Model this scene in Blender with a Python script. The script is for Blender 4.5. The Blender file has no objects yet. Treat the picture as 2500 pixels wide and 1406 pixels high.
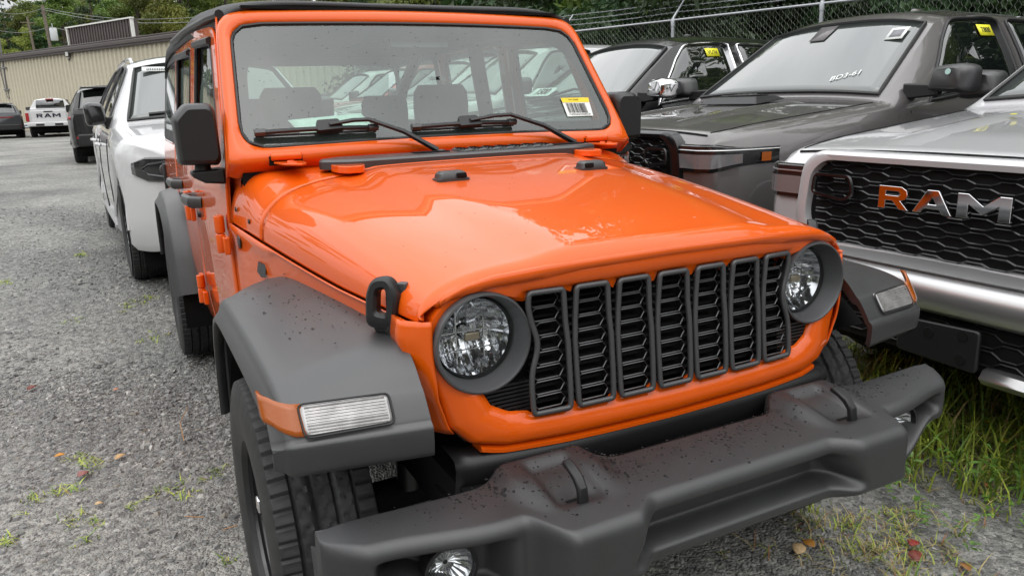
import bpy, bmesh, math, random
import numpy as np
from mathutils import Vector, Matrix
random.seed(7); RNG = np.random.default_rng(7)
sc = bpy.context.scene
COL = sc.collection
R = math.radians

# ------------------------------------------------------------------ camera
cam_d = bpy.data.cameras.new('camera'); cam = bpy.data.objects.new('camera', cam_d); COL.objects.link(cam)
YAW, PIT, ROLL = R(26.82), R(14.08), R(-1.65)
fw = Vector((math.sin(YAW)*math.cos(PIT), math.cos(YAW)*math.cos(PIT), -math.sin(PIT)))
rt = Vector((math.cos(YAW), -math.sin(YAW), 0)); up = rt.cross(fw)
r2 = math.cos(ROLL)*rt + math.sin(ROLL)*up; u2 = -math.sin(ROLL)*rt + math.cos(ROLL)*up
cam.matrix_world = Matrix(((r2.x, u2.x, -fw.x, -1.111), (r2.y, u2.y, -fw.y, -1.892), (r2.z, u2.z, -fw.z, 1.475), (0, 0, 0, 1)))
cam_d.sensor_width = 36; cam_d.lens = 36*1854.4/2500; cam_d.clip_start = 0.05; cam_d.clip_end = 3000
sc.camera = cam

# ------------------------------------------------------------------ overcast daylight
w = bpy.data.worlds.new('World'); sc.world = w; w.use_nodes = True
nt = w.node_tree; nt.nodes.clear()
N = nt.nodes.new; L = nt.links.new
sky = N('ShaderNodeTexSky'); sky.sky_type = 'NISHITA'; sky.sun_disc = False
sky.sun_elevation = R(70); sky.sun_rotation = R(200); sky.air_density = 1.2; sky.dust_density = 6; sky.ozone_density = 1
hs = N('ShaderNodeHueSaturation'); hs.inputs['Saturation'].default_value = 0.25
L(sky.outputs[0], hs.inputs['Color'])
tc = N('ShaderNodeTexCoord'); mp = N('ShaderNodeMapping'); mp.inputs['Scale'].default_value = (1, 1, 2.2)
L(tc.outputs['Generated'], mp.inputs[0])
nz = N('ShaderNodeTexNoise'); nz.inputs['Scale'].default_value = 3.2; nz.inputs['Detail'].default_value = 6; nz.inputs['Roughness'].default_value = .6
L(mp.outputs[0], nz.inputs[0])
cr = N('ShaderNodeValToRGB'); cr.color_ramp.elements[0].position = .3; cr.color_ramp.elements[1].position = .72
cr.color_ramp.elements[0].color = (8.2, 8.5, 8.9, 1); cr.color_ramp.elements[1].color = (12.6, 12.6, 12.6, 1)
L(nz.outputs[0], cr.inputs[0])
mx = N('ShaderNodeMixRGB'); mx.inputs[0].default_value = .86
L(hs.outputs[0], mx.inputs[1]); L(cr.outputs[0], mx.inputs[2])
sx_ = N('ShaderNodeSeparateXYZ'); L(tc.outputs['Generated'], sx_.inputs[0])     # overcast sky: zenith about three times the horizon
gm_ = N('ShaderNodeMapRange'); gm_.inputs['From Min'].default_value = 0; gm_.inputs['From Max'].default_value = 1; gm_.inputs['To Min'].default_value = .52; gm_.inputs['To Max'].default_value = 1.5
L(sx_.outputs[2], gm_.inputs[0]); vm = N('ShaderNodeVectorMath'); vm.operation = 'SCALE'; L(mx.outputs[0], vm.inputs[0]); L(gm_.outputs[0], vm.inputs['Scale'])
bg = N('ShaderNodeBackground'); bg.inputs[1].default_value = 0.085
L(vm.outputs[0], bg.inputs[0]); wo = N('ShaderNodeOutputWorld'); L(bg.outputs[0], wo.inputs[0])

sd = bpy.data.lights.new('sun', 'SUN'); sun = bpy.data.objects.new('sun', sd); COL.objects.link(sun)
sd.energy = 0.6; sd.angle = R(168); sd.color = (1, .97, .93)
sun.rotation_euler = (R(20), 0, R(-20))
vs = sc.view_settings; vs.view_transform = 'Standard'; vs.look = 'None'; vs.exposure = 0.78; vs.gamma = 1; vs.use_curve_mapping = False
sc.cycles.use_denoising = True; sc.cycles.max_bounces = 8; sc.cycles.transparent_max_bounces = 16; sc.cycles.glossy_bounces = 4
sc.cycles.caustics_reflective = False; sc.cycles.caustics_refractive = False

# ------------------------------------------------------------------ materials
MATS = {}
def mat(name, col, rough=.5, metal=0., coat=0., coatr=.03, spec=.5, noise=0., nscale=20., bump=0., bscale=200., emis=None, dirt=None, rvar=0.):
    if name in MATS: return MATS[name]
    m = bpy.data.materials.new(name); m.use_nodes = True; t = m.node_tree; b = t.nodes['Principled BSDF']
    b.inputs['Base Color'].default_value = (*col, 1); b.inputs['Roughness'].default_value = rough; b.inputs['Metallic'].default_value = metal
    b.inputs['Coat Weight'].default_value = coat; b.inputs['Coat Roughness'].default_value = coatr; b.inputs['Specular IOR Level'].default_value = spec
    tcn = t.nodes.new('ShaderNodeTexCoord')
    if noise > 0 or dirt:
        n = t.nodes.new('ShaderNodeTexNoise'); n.inputs['Scale'].default_value = nscale; n.inputs['Detail'].default_value = 5; n.inputs['Roughness'].default_value = .65
        t.links.new(tcn.outputs['Object'], n.inputs[0])
        r = t.nodes.new('ShaderNodeValToRGB'); r.color_ramp.elements[0].position = .3; r.color_ramp.elements[1].position = .75
        c2 = dirt if dirt else tuple(min(1, c*(1+noise)) for c in col)
        c1 = tuple(c*(1-noise) for c in col)
        r.color_ramp.elements[0].color = (*c1, 1); r.color_ramp.elements[1].color = (*c2, 1)
        t.links.new(n.outputs[0], r.inputs[0]); t.links.new(r.outputs[0], b.inputs['Base Color'])
        if rvar:
            mr = t.nodes.new('ShaderNodeMapRange'); mr.inputs['To Min'].default_value = rough-rvar; mr.inputs['To Max'].default_value = rough+rvar
            t.links.new(n.outputs[0], mr.inputs[0]); t.links.new(mr.outputs[0], b.inputs['Roughness'])
    if bump > 0:
        n2 = t.nodes.new('ShaderNodeTexNoise'); n2.inputs['Scale'].default_value = bscale; n2.inputs['Detail'].default_value = 3
        t.links.new(tcn.outputs['Object'], n2.inputs[0])
        bp = t.nodes.new('ShaderNodeBump'); bp.inputs['Strength'].default_value = bump; bp.inputs['Distance'].default_value = .002
        t.links.new(n2.outputs[0], bp.inputs['Height']); t.links.new(bp.outputs[0], b.inputs['Normal'])
    if emis:
        b.inputs['Emission Color'].default_value = (*emis[0], 1); b.inputs['Emission Strength'].default_value = emis[1]
    MATS[name] = m; return m

def flake(name, col, metal=.6, rough=.38, amt=.25):
    m = mat(name, col, rough=rough, metal=metal, coat=1., coatr=.025)
    t = m.node_tree; b = t.nodes['Principled BSDF']
    v = t.nodes.new('ShaderNodeTexVoronoi'); v.inputs['Scale'].default_value = 900
    tcn = t.nodes.new('ShaderNodeTexCoord'); t.links.new(tcn.outputs['Object'], v.inputs['Vector'])
    mxn = t.nodes.new('ShaderNodeMixRGB'); mxn.blend_type = 'MULTIPLY'; mxn.inputs[0].default_value = amt
    mxn.inputs[1].default_value = (*col, 1); t.links.new(v.outputs['Color'], mxn.inputs[2]); t.links.new(mxn.outputs[0], b.inputs['Base Color'])
    return m

def glassmat(name, tint=(.8, .95, .9), ior=1.6, rough=0.0, film=None):
    m = bpy.data.materials.new(name); m.use_nodes = True; t = m.node_tree; t.nodes.clear()
    lw = t.nodes.new('ShaderNodeLayerWeight'); lw.inputs[0].default_value = .5; pw_ = t.nodes.new('ShaderNodeMath'); pw_.operation = 'POWER'; pw_.inputs[1].default_value = 5
    t.links.new(lw.outputs['Facing'], pw_.inputs[0]); f0 = ((ior-1)/(ior+1))**2
    fr = t.nodes.new('ShaderNodeMath'); fr.operation = 'MULTIPLY_ADD'; fr.inputs[1].default_value = 1-f0; fr.inputs[2].default_value = f0; t.links.new(pw_.outputs[0], fr.inputs[0])
    tr = t.nodes.new('ShaderNodeBsdfTransparent'); tr.inputs[0].default_value = (*tint, 1)
    gl = t.nodes.new('ShaderNodeBsdfGlossy'); gl.inputs['Roughness'].default_value = rough
    ms = t.nodes.new('ShaderNodeMixShader'); o = t.nodes.new('ShaderNodeOutputMaterial')
    base = tr.outputs[0]
    if film:                                                        # thin film of greenish haze painted in for the cabin interior, plus dirt
        df = t.nodes.new('ShaderNodeBsdfDiffuse'); df.inputs[0].default_value = (*film[0], 1); m2 = t.nodes.new('ShaderNodeMixShader')
        nzz = t.nodes.new('ShaderNodeTexNoise'); nzz.inputs['Scale'].default_value = 5; nzz.inputs['Detail'].default_value = 6; tcn = t.nodes.new('ShaderNodeTexCoord'); t.links.new(tcn.outputs['Object'], nzz.inputs[0])
        mrr = t.nodes.new('ShaderNodeMapRange'); mrr.inputs['To Min'].default_value = film[1]*.6; mrr.inputs['To Max'].default_value = film[1]*1.4; t.links.new(nzz.outputs[0], mrr.inputs[0])
        t.links.new(mrr.outputs[0], m2.inputs[0]); t.links.new(tr.outputs[0], m2.inputs[1]); t.links.new(df.outputs[0], m2.inputs[2]); base = m2.outputs[0]
    t.links.new(fr.outputs[0], ms.inputs[0]); t.links.new(base, ms.inputs[1]); t.links.new(gl.outputs[0], ms.inputs[2]); t.links.new(ms.outputs[0], o.inputs[0])
    MATS[name] = m; return m

ORANGE = mat('orange_paint', (.76, .105, .002), rough=.45, coat=1., coatr=.02, spec=.15)
ORANGE.node_tree.nodes['Principled BSDF'].inputs['Coat IOR'].default_value = 1.42
PLASTIC = mat('grey_plastic', (.016, .0165, .018), rough=.46, spec=1., coat=.25, coatr=.32, noise=.25, nscale=9, bump=.22, bscale=900, rvar=.07)
BUMPM = mat('bumper_plastic', (.014, .0145, .016), rough=.50, spec=1., coat=.15, coatr=.35, noise=.3, nscale=7, bump=.35, bscale=700, rvar=.08)
BLACKP = mat('black_plastic', (.012, .012, .013), rough=.42, spec=.5)
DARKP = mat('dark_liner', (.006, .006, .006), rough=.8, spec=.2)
GUN = mat('gunmetal_trim', (.072, .072, .075), rough=.36, metal=.3, spec=.8)
BEZEL = mat('bezel_grey', (.085, .086, .09), rough=.42, metal=.15, spec=.6, bump=.1, bscale=900)
MIRR = mat('mirror_plastic', (.011, .011, .012), rough=.34, spec=.6, bump=.15, bscale=900)
RUBBER = mat('tyre_rubber', (.017, .017, .018), rough=.55, spec=.5, noise=.35, nscale=14, bump=.25, bscale=350, dirt=(.03, .03, .03))
CHROME = mat('chrome', (.9, .9, .92), rough=.06, metal=1.)
REFL = mat('reflector', (.62, .63, .65), rough=.10, metal=1.)
STEEL = mat('galvanised_steel', (.42, .44, .46), rough=.42, metal=.7, noise=.2, nscale=30)
FABRIC = mat('soft_top_fabric', (.030, .030, .031), rough=.6, spec=.5, noise=.2, nscale=5, bump=.5, bscale=1500)
SEATM = mat('seat_fabric', (.02, .02, .021), rough=.9)
DASH = mat('dash_plastic', (.025, .025, .026), rough=.7)
PAPER = mat('paper_white', (.75, .78, .75), rough=.6)
AMBER = mat('amber_lens', (.34, .075, .001), rough=.2, coat=.35, bump=.4, bscale=120)
CLEARL = mat('clear_marker_lens', (.36, .35, .345), rough=.22, metal=.3, coat=1., spec=.6, noise=.4, nscale=22)
REDL = mat('red_lens', (.35, .008, .012), rough=.12, coat=1.)
YELLOW = mat('yellow_label', (.85, .80, .03), rough=.5)
INK = mat('black_ink', (.01, .01, .012), rough=.6)
GLASS = glassmat('windshield_glass', (.62, .80, .72), 1.95, 0., ((.50, .62, .56), .07))
SIDEGL = glassmat('door_glass', (.55, .62, .58), 1.75)
LENSGL = glassmat('lamp_glass', (.97, .98, .98), 1.35)
FRIT = mat('glass_frit', (.006, .006, .007), rough=.9, spec=0.)
TINT = mat('tinted_glass', (.006, .008, .008), rough=.02, spec=1., coat=1., coatr=0.)
WSHIELD = mat('parked_windshield', (.055, .065, .062), rough=.03, spec=1., coat=1., coatr=0.)
for _m in (WSHIELD, TINT):
    _m.node_tree.nodes['Principled BSDF'].inputs['IOR'].default_value = 1.5
    _m.node_tree.nodes['Principled BSDF'].inputs['Coat IOR'].default_value = 1.5

# ------------------------------------------------------------------ mesh helpers
class MB:
    """collects geometry; build() links it as ONE mesh object"""
    def __init__(s): s.v = []; s.f = []
    def add(s, V, F):
        o = len(s.v); s.v += [tuple(map(float, p)) for p in V]; s.f += [tuple(i+o for i in f) for f in F]; return s
    def box(s, c, d, rot=None):
        V = [Vector((sx*d[0]/2, sy*d[1]/2, sz*d[2]/2)) for sx in (-1, 1) for sy in (-1, 1) for sz in (-1, 1)]
        if rot is not None: V = [rot @ v for v in V]
        V = [(v.x+c[0], v.y+c[1], v.z+c[2]) for v in V]
        return s.add(V, [(0, 1, 3, 2), (4, 6, 7, 5), (0, 4, 5, 1), (2, 3, 7, 6), (0, 2, 6, 4), (1, 5, 7, 3)])
    def loft(s, rings, close=True, caps=False, endclose=False):
        n = len(rings[0]); V = [p for r in rings for p in r]; F = []
        m = len(rings)
        for i in range(m if endclose else m-1):
            a = i*n; b = ((i+1) % m)*n
            for j in range(n if close else n-1):
                k = (j+1) % n; F.append((a+j, a+k, b+k, b+j))
        if caps and close:
            F.append(tuple(range(n-1, -1, -1))); F.append(tuple((m-1)*n+j for j in range(n)))
        return s.add(V, F)
    def tube(s, path, r, n=8, closed=False, caps=True, flat=1., upv=(0, 0, 1)):
        P = [Vector(p) for p in path]; m = len(P); rings = []
        for i in range(m):
            if closed: d = P[(i+1) % m]-P[i-1]
            else: d = P[min(i+1, m-1)]-P[max(i-1, 0)]
            d.normalize(); uu = Vector(upv)
            if abs(d.dot(uu)) > .98: uu = Vector((1, 0, 0)) if abs(d.x) < .9 else Vector((0, 1, 0))
            a = d.cross(uu).normalized(); b = a.cross(d)
            rr = r[i] if isinstance(r, (list, tuple)) else r
            rings.append([P[i]+a*(rr*math.cos(2*math.pi*k/n))+b*(rr*flat*math.sin(2*math.pi*k/n)) for k in range(n)])
        return s.loft(rings, True, caps and not closed, closed)
    def lathe(s, prof, c, axis='y', n=48, sgn=1):
        """prof: list of (r, h) ; axis direction along +axis*sgn"""
        rings = []
        for r, h in prof:
            ring = []
            for k in range(n):
                a = 2*math.pi*k/n; p, q = r*math.cos(a), r*math.sin(a)
                if axis == 'y': ring.append((c[0]+p, c[1]+h*sgn, c[2]+q))
                elif axis == 'x': ring.append((c[0]+h*sgn, c[1]+p, c[2]+q))
                else: ring.append((c[0]+p, c[1]+q, c[2]+h*sgn))
            rings.append(ring)
        return s.loft(rings)
    def disc(s, c, r, axis='y', n=32):
        V = []
        for k in range(n):
            a = 2*math.pi*k/n; p, q = r*math.cos(a), r*math.sin(a)
            V.append((c[0]+p, c[1], c[2]+q) if axis == 'y' else (c[0], c[1]+p, c[2]+q) if axis == 'x' else (c[0]+p, c[1]+q, c[2]))
        return s.add(V, [tuple(range(n))])
    def prism(s, poly, a, b, plane='xz'):
        """extrude a 2-D polygon between a and b along the third axis"""
        def P(p, t): return {'xz': (p[0], t, p[1]), 'yz': (t, p[0], p[1]), 'xy': (p[0], p[1], t)}[plane]
        n = len(poly); V = [P(p, a) for p in poly]+[P(p, b) for p in poly]
        F = [tuple(range(n)), tuple(range(2*n-1, n-1, -1))]+[(i, i+n, (i+1) % n+n, (i+1) % n) for i in range(n)]
        return s.add(V, F)
    def grid(s, fn, nu, nv):
        V = [fn(i/(nu-1), j/(nv-1)) for i in range(nu) for j in range(nv)]
        F = [(i*nv+j, (i+1)*nv+j, (i+1)*nv+j+1, i*nv+j+1) for i in range(nu-1) for j in range(nv-1)]
        return s.add(V, F)
    def build(s, name, m, parent=None, smooth=40, bevel=0, bseg=2, solid=0, subsurf=0, soff=-1):
        me = bpy.data.meshes.new(name); me.from_pydata(s.v, [], s.f); me.validate()
        bm = bmesh.new(); bm.from_mesh(me); bmesh.ops.remove_doubles(bm, verts=bm.verts, dist=1e-6)
        bmesh.ops.recalc_face_normals(bm, faces=bm.faces); bm.to_mesh(me); bm.free()
        o = bpy.data.objects.new(name, me); COL.objects.link(o); me.materials.append(m)
        if smooth:
            me.shade_smooth()
            if smooth < 180: me.set_sharp_from_angle(angle=R(smooth))
        if solid: md = o.modifiers.new('s', 'SOLIDIFY'); md.thickness = solid; md.offset = soff
        if bevel:
            md = o.modifiers.new('b', 'BEVEL'); md.width = bevel; md.segments = bseg; md.limit_method = 'ANGLE'; md.angle_limit = R(35); md.harden_normals = False
        if subsurf: md = o.modifiers.new('u', 'SUBSURF'); md.levels = subsurf; md.render_levels = subsurf
        if parent is not None: o.parent = parent
        return o
def tag(o, label=None, cat=None, group=None, kind=None):
    if label: o['label'] = label
    if cat: o['category'] = cat
    if group: o['group'] = group
    if kind: o['kind'] = kind
    return o
def empty(name, loc=(0, 0, 0), rz=0, label=None, cat=None, group=None):
    o = bpy.data.objects.new(name, None); COL.objects.link(o); o.location = loc; o.rotation_euler = (0, 0, rz); o.empty_display_size = .2
    return tag(o, label, cat, group)
def dup(o, parent=None, loc=None, rz=None):
    c = o.copy(); COL.objects.link(c)
    if parent is not None: c.parent = parent
    if loc is not None: c.location = loc
    if rz is not None: c.rotation_euler = (0, 0, rz)
    for ch in o.children: dup(ch, c)
    return c
def lerp(a, b, t): return a+(b-a)*t
def sst(a, b, x):
    t = min(1, max(0, (x-a)/(b-a))); return t*t*(3-2*t)
def interp(tab, x):
    return float(np.interp(x, [p[0] for p in tab], [p[1] for p in tab]))
def smoothpoly(P, n=4, closed=True):
    """Chaikin-style corner rounding"""
    P = [tuple(p) for p in P]
    for _ in range(n):
        Q = []; m = len(P)
        if not closed: Q.append(P[0])
        for i in range(m if closed else m-1):
            a = P[i]; b = P[(i+1) % m]
            Q.append(tuple(lerp(x, y, .25) for x, y in zip(a, b))); Q.append(tuple(lerp(x, y, .75) for x, y in zip(a, b)))
        if not closed: Q.append(P[-1])
        P = Q
    return P
def rpoly(P, r, seg=5):
    """round the corners of a closed 2-D polygon with radius r (number or list)"""
    out = []; n = len(P)
    for i in range(n):
        p = Vector(P[i]); a = Vector(P[i-1])-p; b = Vector(P[(i+1) % n])-p
        rr = r[i] if isinstance(r, (list, tuple)) else r
        d = min(rr, a.length*.48, b.length*.48)
        if d < 1e-5: out.append(tuple(p)); continue
        A = p+a.normalized()*d; B = p+b.normalized()*d
        for k in range(seg+1):
            t = k/seg; q = A*(1-t)**2+p*2*t*(1-t)+B*t*t; out.append(tuple(q))
    return out
def raypoly(poly, c, n):
    """sample a star-shaped closed polygon at n angles about c"""
    out = []; m = len(poly)
    for k in range(n):
        a = 2*math.pi*k/n; d = (math.cos(a), math.sin(a)); best = None
        for i in range(m):
            x1, y1 = poly[i][0]-c[0], poly[i][1]-c[1]; x2, y2 = poly[(i+1) % m][0]-c[0], poly[(i+1) % m][1]-c[1]
            ex, ey = x2-x1, y2-y1; den = d[0]*ey-d[1]*ex
            if abs(den) < 1e-12: continue
            t = (x1*ey-y1*ex)/den; s_ = (x1*d[1]-y1*d[0])/den
            if t > 0 and -1e-9 <= s_ <= 1+1e-9 and (best is None or t > best): best = t
        best = best or 0
        out.append((c[0]+d[0]*best, c[1]+d[1]*best))
    return out
def text_mesh(name, s, size, m, parent, mw, depth=.001, bold=False, shear=0, sx=1., bev=0):
    cu = bpy.data.curves.new(name, 'FONT'); cu.body = s; cu.size = size; cu.extrude = depth; cu.align_x = 'CENTER'; cu.align_y = 'CENTER'; cu.shear = shear
    cu.bevel_depth = bev
    if bold: cu.offset = size*.035
    to = bpy.data.objects.new(name, cu); COL.objects.link(to)
    dg = bpy.context.evaluated_depsgraph_get(); me = bpy.data.meshes.new_from_object(to.evaluated_get(dg))
    bpy.data.objects.remove(to); bpy.data.curves.remove(cu)
    me.name = name; me.transform(Matrix.Diagonal((sx, 1, 1, 1))); me.materials.clear(); me.materials.append(m)
    o = bpy.data.objects.new(name, me); COL.objects.link(o); o.parent = parent; o.matrix_local = mw
    return o
def frame_mat(o, x, y):
    """matrix with local x,y axes along the given vectors at origin o"""
    X = Vector(x).normalized(); Y = Vector(y); Y = (Y-X*Y.dot(X)).normalized(); Z = X.cross(Y)
    return Matrix(((X.x, Y.x, Z.x, o[0]), (X.y, Y.y, Z.y, o[1]), (X.z, Y.z, Z.z, o[2]), (0, 0, 0, 1)))
# ================================================================== the orange off-road vehicle (front axle at y = 0, nose towards -y)
JEEP = empty('off_road_suv', (0, 0, 0), 0, 'bright orange off-road vehicle with seven-slot grille and black soft top, nearest the camera', 'car')
def hw(y): return lerp(.61, .787, (y+.482)/(.824+.482))            # half width of hood and cowl sides
def zseam(y): return 1.032+.053*(max(0, y+.1)/.96)**1.3 if y > -.1 else 1.032
def zcen(y): return 1.245+.095*(y-.21)-.06*(y-.21)**2
def zfront(x):
    a = abs(x); return interp([(0, 1.133), (.16, 1.131), (.33, 1.129), (.46, 1.120), (.52, 1.106), (.56, 1.086), (.59, 1.062), (.62, 1.04)], a)
def hood_pt(u, y, rf=1.0, yedge=None):
    W = hw(y); t = abs(u); x = u*W
    pe = lerp(6., 24., sst(.56, .80, y)); cross = max(0., 1-t**pe)**(1/lerp(2.3, 1.6, sst(.56, .80, y)))
    zs = zseam(y); b = lerp(.30, .40, (y+.5)/1.05)
    zt = zcen(y)-.012*t*t + .014*(1-sst(b-.05, b+.07, abs(x)))-.012
    zb = zs+(zfront(x)-zs)*(1-rf)
    return (x, y, zb+(zt-zb)*rf*cross)
def usamp(n):
    return [math.sin(math.pi/2*math.tanh(1.7*(-1+2*i/(n-1)))/math.tanh(1.7)) for i in range(n)]
def hood_strip(y0, y1, n, nu=72, front=False):
    rows = []
    us = usamp(nu)
    for k in range(n): rows.append([hood_pt(u, lerp(y0, y1, k/(n-1))) for u in us])
    if front:
        for k in range(1, 13):
            ph = math.pi/2*k/12; row = []
            for u in us:
                ye = -.462-(.060-.042*(abs(u)**4))*math.sin(ph)
                p = hood_pt(u, -.462, math.cos(ph)**.75); W = hw(-.462)
                row.append((u*W, ye, p[2]))
            rows.append(row)
    return rows
DROPQ = []
m = MB().loft(hood_strip(.535, -.462, 44, front=True), close=False)
hood = m.build('hood', ORANGE, JEEP, smooth=60, solid=.012)
dd = MB()
for _ in range(170):
    u = random.uniform(-.9, .9); y = random.uniform(-.42, .5); p = hood_pt(u, y); drop(dd, p, (0, -.1, 1), random.choice((.0009, .0012, .0018)), .3) if False else DROPQ.append((p, random.choice((.0009, .0012, .0017))))
m = MB().tube([(x, -.5265+.042*(abs(x)/.61)**4, zfront(x)-.0055) for x in np.linspace(-.535, .535, 61)], .0050, 6); m.build('hood_seam', DARKP, JEEP)
# cowl behind the hood, under the windshield
m = MB().loft(hood_strip(.86, .541, 14), close=False); cowl = m.build('cowl_panel', ORANGE, JEEP, smooth=60, solid=.012)
m = MB()                                                            # dark backing in the shut lines
m.loft([[(x*.97, y, z-.03) for x, y, z in r] for r in hood_strip(.6, -.40, 10, 40)], close=False); m.build('engine_bay_liner', DARKP, JEEP)
def mixp_(A, B, t): return [tuple(lerp(p, q, t) for p, q in zip(a, b)) for a, b in zip(A, B)]
for s in (-1, 1):                                                   # body side ahead of the door
    m = MB()
    def sidefn(a, b, s=s):
        y = lerp(.862, -.478, a); z = lerp(zseam(y)-.001, lerp(.94, .56, sst(.38, .50, y)), b)
        x = hw(y)+.004-.012*math.exp(-((z-zseam(y)+.035)/.018)**2)*0-.02*sst(.9, .5, z)
        x += .010*math.exp(-((b-.02)/.05)**2)
        return (s*x, y, z)
    m.grid(sidefn, 46, 26); m.build('fender_side', ORANGE, JEEP, smooth=60, solid=.006)
    # corner strip between grille panel and wheel flare
    m = MB(); rows = []
    for k in range(20):
        z = lerp(1.038, .785, k/19); xo = interp([(.735, .585), (.85, .612), (.94, .637), (1.0, .650), (1.04, .643)], z); xi = interp([(.735, .52), (.80, .566), (.87, .588), (.97, .594), (1.04, .592)], z)
        row = []
        for q in range(9):
            a = q/8; row.append((s*lerp(xo, xi, a**.8), -.452-.045*math.sin(a*math.pi/2)-(.012*(1-abs(z-.9)/.2)), z))
        rows.append([(s*xo, -.40, z)]+row)
    m.loft(rows, close=False); m.build('corner_panel', ORANGE, JEEP, smooth=60, solid=.006)
    # hood latch
    fd_ = Vector((s*.72, -.66, .10)).normalized(); vv = Vector((-s*.16, -.02, 1)).normalized(); vv = (vv-fd_*vv.dot(fd_)).normalized(); ww = vv.cross(fd_)*(1 if s < 0 else -1)
    base = Vector((s*.655, -.355, 1.002))
    def LP(P, dd_): return [tuple(base+ww*(p*-1)+vv*q+fd_*dd_) for p, q in P]
    out = rpoly([(-.038, -.006), (.034, -.006), (.042, .066), (.030, .104), (-.012, .114), (-.040, .082)], .018)
    inn = rpoly([(-.014, .030), (.010, .030), (.014, .078), (-.006, .086)], .008)
    c = (.0, .055); A = raypoly(out, c, 44); B = raypoly(inn, c, 44)
    lt = MB().loft([LP(B, -.012), LP(B, .006), LP(mixp_(B, A, .22), .013), LP(mixp_(B, A, .7), .013), LP(mixp_(B, A, .92), .008), LP(A, .0), LP(A, -.012)], True, False, True)
    lo = lt.build('hood_latch', BLACKP, JEEP, smooth=35)
    def blk(P, d0, d1): return MB().loft([LP(P, d0), LP(P, d1)], True, True)
    blk(rpoly([(-.045, -.012), (.02, -.018), (.02, .022), (-.02, .036), (-.046, .022)], .014), -.034, -.004).build('latch_bracket', BLACKP, lo, bevel=.004)
    ce = base+ww*.030+vv*.004; n_ = 14
    MB().loft([[tuple(ce+(ww*math.cos(6.283*k/n_)+vv*math.sin(6.283*k/n_))*r_+fd_*d_) for k in range(n_)] for r_, d_ in ((.019, -.02), (.019, .006), (.016, .009), (.009, .009), (.008, .013), (.002, .013))]).build('latch_pivot', BLACKP, lo, smooth=35)
    blk(rpoly([(-.052, .058), (-.020, .060), (-.020, .100), (-.046, .104)], .006), -.040, -.008).build('latch_stop', PLASTIC, lo, bevel=.004)

# ---- windshield frame, glass and ink band
WB = Vector((0, .773, 1.334)); WD = Vector((0, .597, .802)); WN = Vector((0, -.802, .597))
def wp(s, t, off=0.):
    p = WB+WD*t+WN*(off+.022*(1-(s/.75)**2)); return (s, p.y, p.z)
gl = rpoly([(-.744, 0), (.744, 0), (.695, .522), (-.695, .522)], [.10, .10, .085, .085], 8)
fo = rpoly([(-.797, -.058), (.797, -.058), (.734, .585), (-.734, .585)], [.012, .012, .09, .09], 8)
fi = rpoly([(-.702, .052), (.702, .052), (.672, .34), (.60, .447), (.40, .462), (-.40, .462), (-.60, .447), (-.672, .34)], [.04, .04, .10, .08, .1, .1, .08, .10], 6)
wc = (0, .26); NW = 240
G = raypoly(gl, wc, NW); O = raypoly(fo, wc, NW); I = raypoly(fi, wc, NW)
def mixp(A, B, t): return [tuple(lerp(p, q, t) for p, q in zip(a, b)) for a, b in zip(A, B)]
m = MB(); rows = []
for (t, off) in ((-.01, -.03), (0, -.014), (.06, -.003), (.18, .006), (.6, .009), (.9, .003), (.985, -.006), (1.0, -.018), (1.01, -.05), (1.0, -.085), (.7, -.085), (.0, -.06)):
    rows.append([wp(x, tt, off) for x, tt in mixp(G, O, t)])
m.loft(rows); wf = m.build('windshield_frame', ORANGE, JEEP, smooth=50)
m = MB().loft([[wp(x, t, -.006) for x, t in mixp(G, [wc]*NW, f)] for f in (-.0, .03, .1, .25, .5, .75, .97)]); m.add([wp(wc[0], wc[1], -.006)], [])
wg = m.build('windshield_glass', GLASS, JEEP, smooth=180)
m = MB().loft([[wp(x, t, -.012) for x, t in mixp(G, I, f)] for f in (-.01, .5, 1.)]); m.build('glass_border', FRIT, wg, smooth=180)
m = MB().tube([wp(x, t, -.004) for x, t in G][::2], .0065, 6, closed=True); m.build('glass_seal', BLACKP, wf)
# barcode sticker behind the glass, driver's corner
stk = MB().add([wp(.527, .066, -.0015), wp(.654, .069, -.0015), wp(.664, .160, -.0015), wp(.527, .157, -.0015)], [(0, 1, 2, 3)]).build('windshield_sticker', PAPER, wg)
MB().add([wp(.527, .134, -.0005), wp(.6615, .137, -.0005), wp(.664, .160, -.0005), wp(.527, .157, -.0005)], [(0, 1, 2, 3)]).build('sticker_band', mat('sticker_yellow', (.85, .62, .02), .5), stk)
bm_ = MB(); xx = .541
while xx < .634:
    ww = random.choice((.0008, .0012, .002, .0028)); bm_.add([wp(xx, .0835, -.0003), wp(xx+ww, .0835, -.0003), wp(xx+ww, .131, -.0003), wp(xx, .131, -.0003)], [(0, 1, 2, 3)]); xx += ww+random.choice((.001, .0016, .0022))
bm_.build('sticker_barcode', INK, stk)
WMx = frame_mat(wp(.588, .0755, .0005), (1, 0, 0), tuple(WD)); text_mesh('sticker_number', '1C4PJXDGXVW585768', .0105, INK, stk, WMx, .0002)
WMx = frame_mat(wp(.585, .148, .001), (1, 0, 0), tuple(WD)); text_mesh('sticker_print', 'DNF  DEALER', .008, INK, stk, WMx, .0002)
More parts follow.
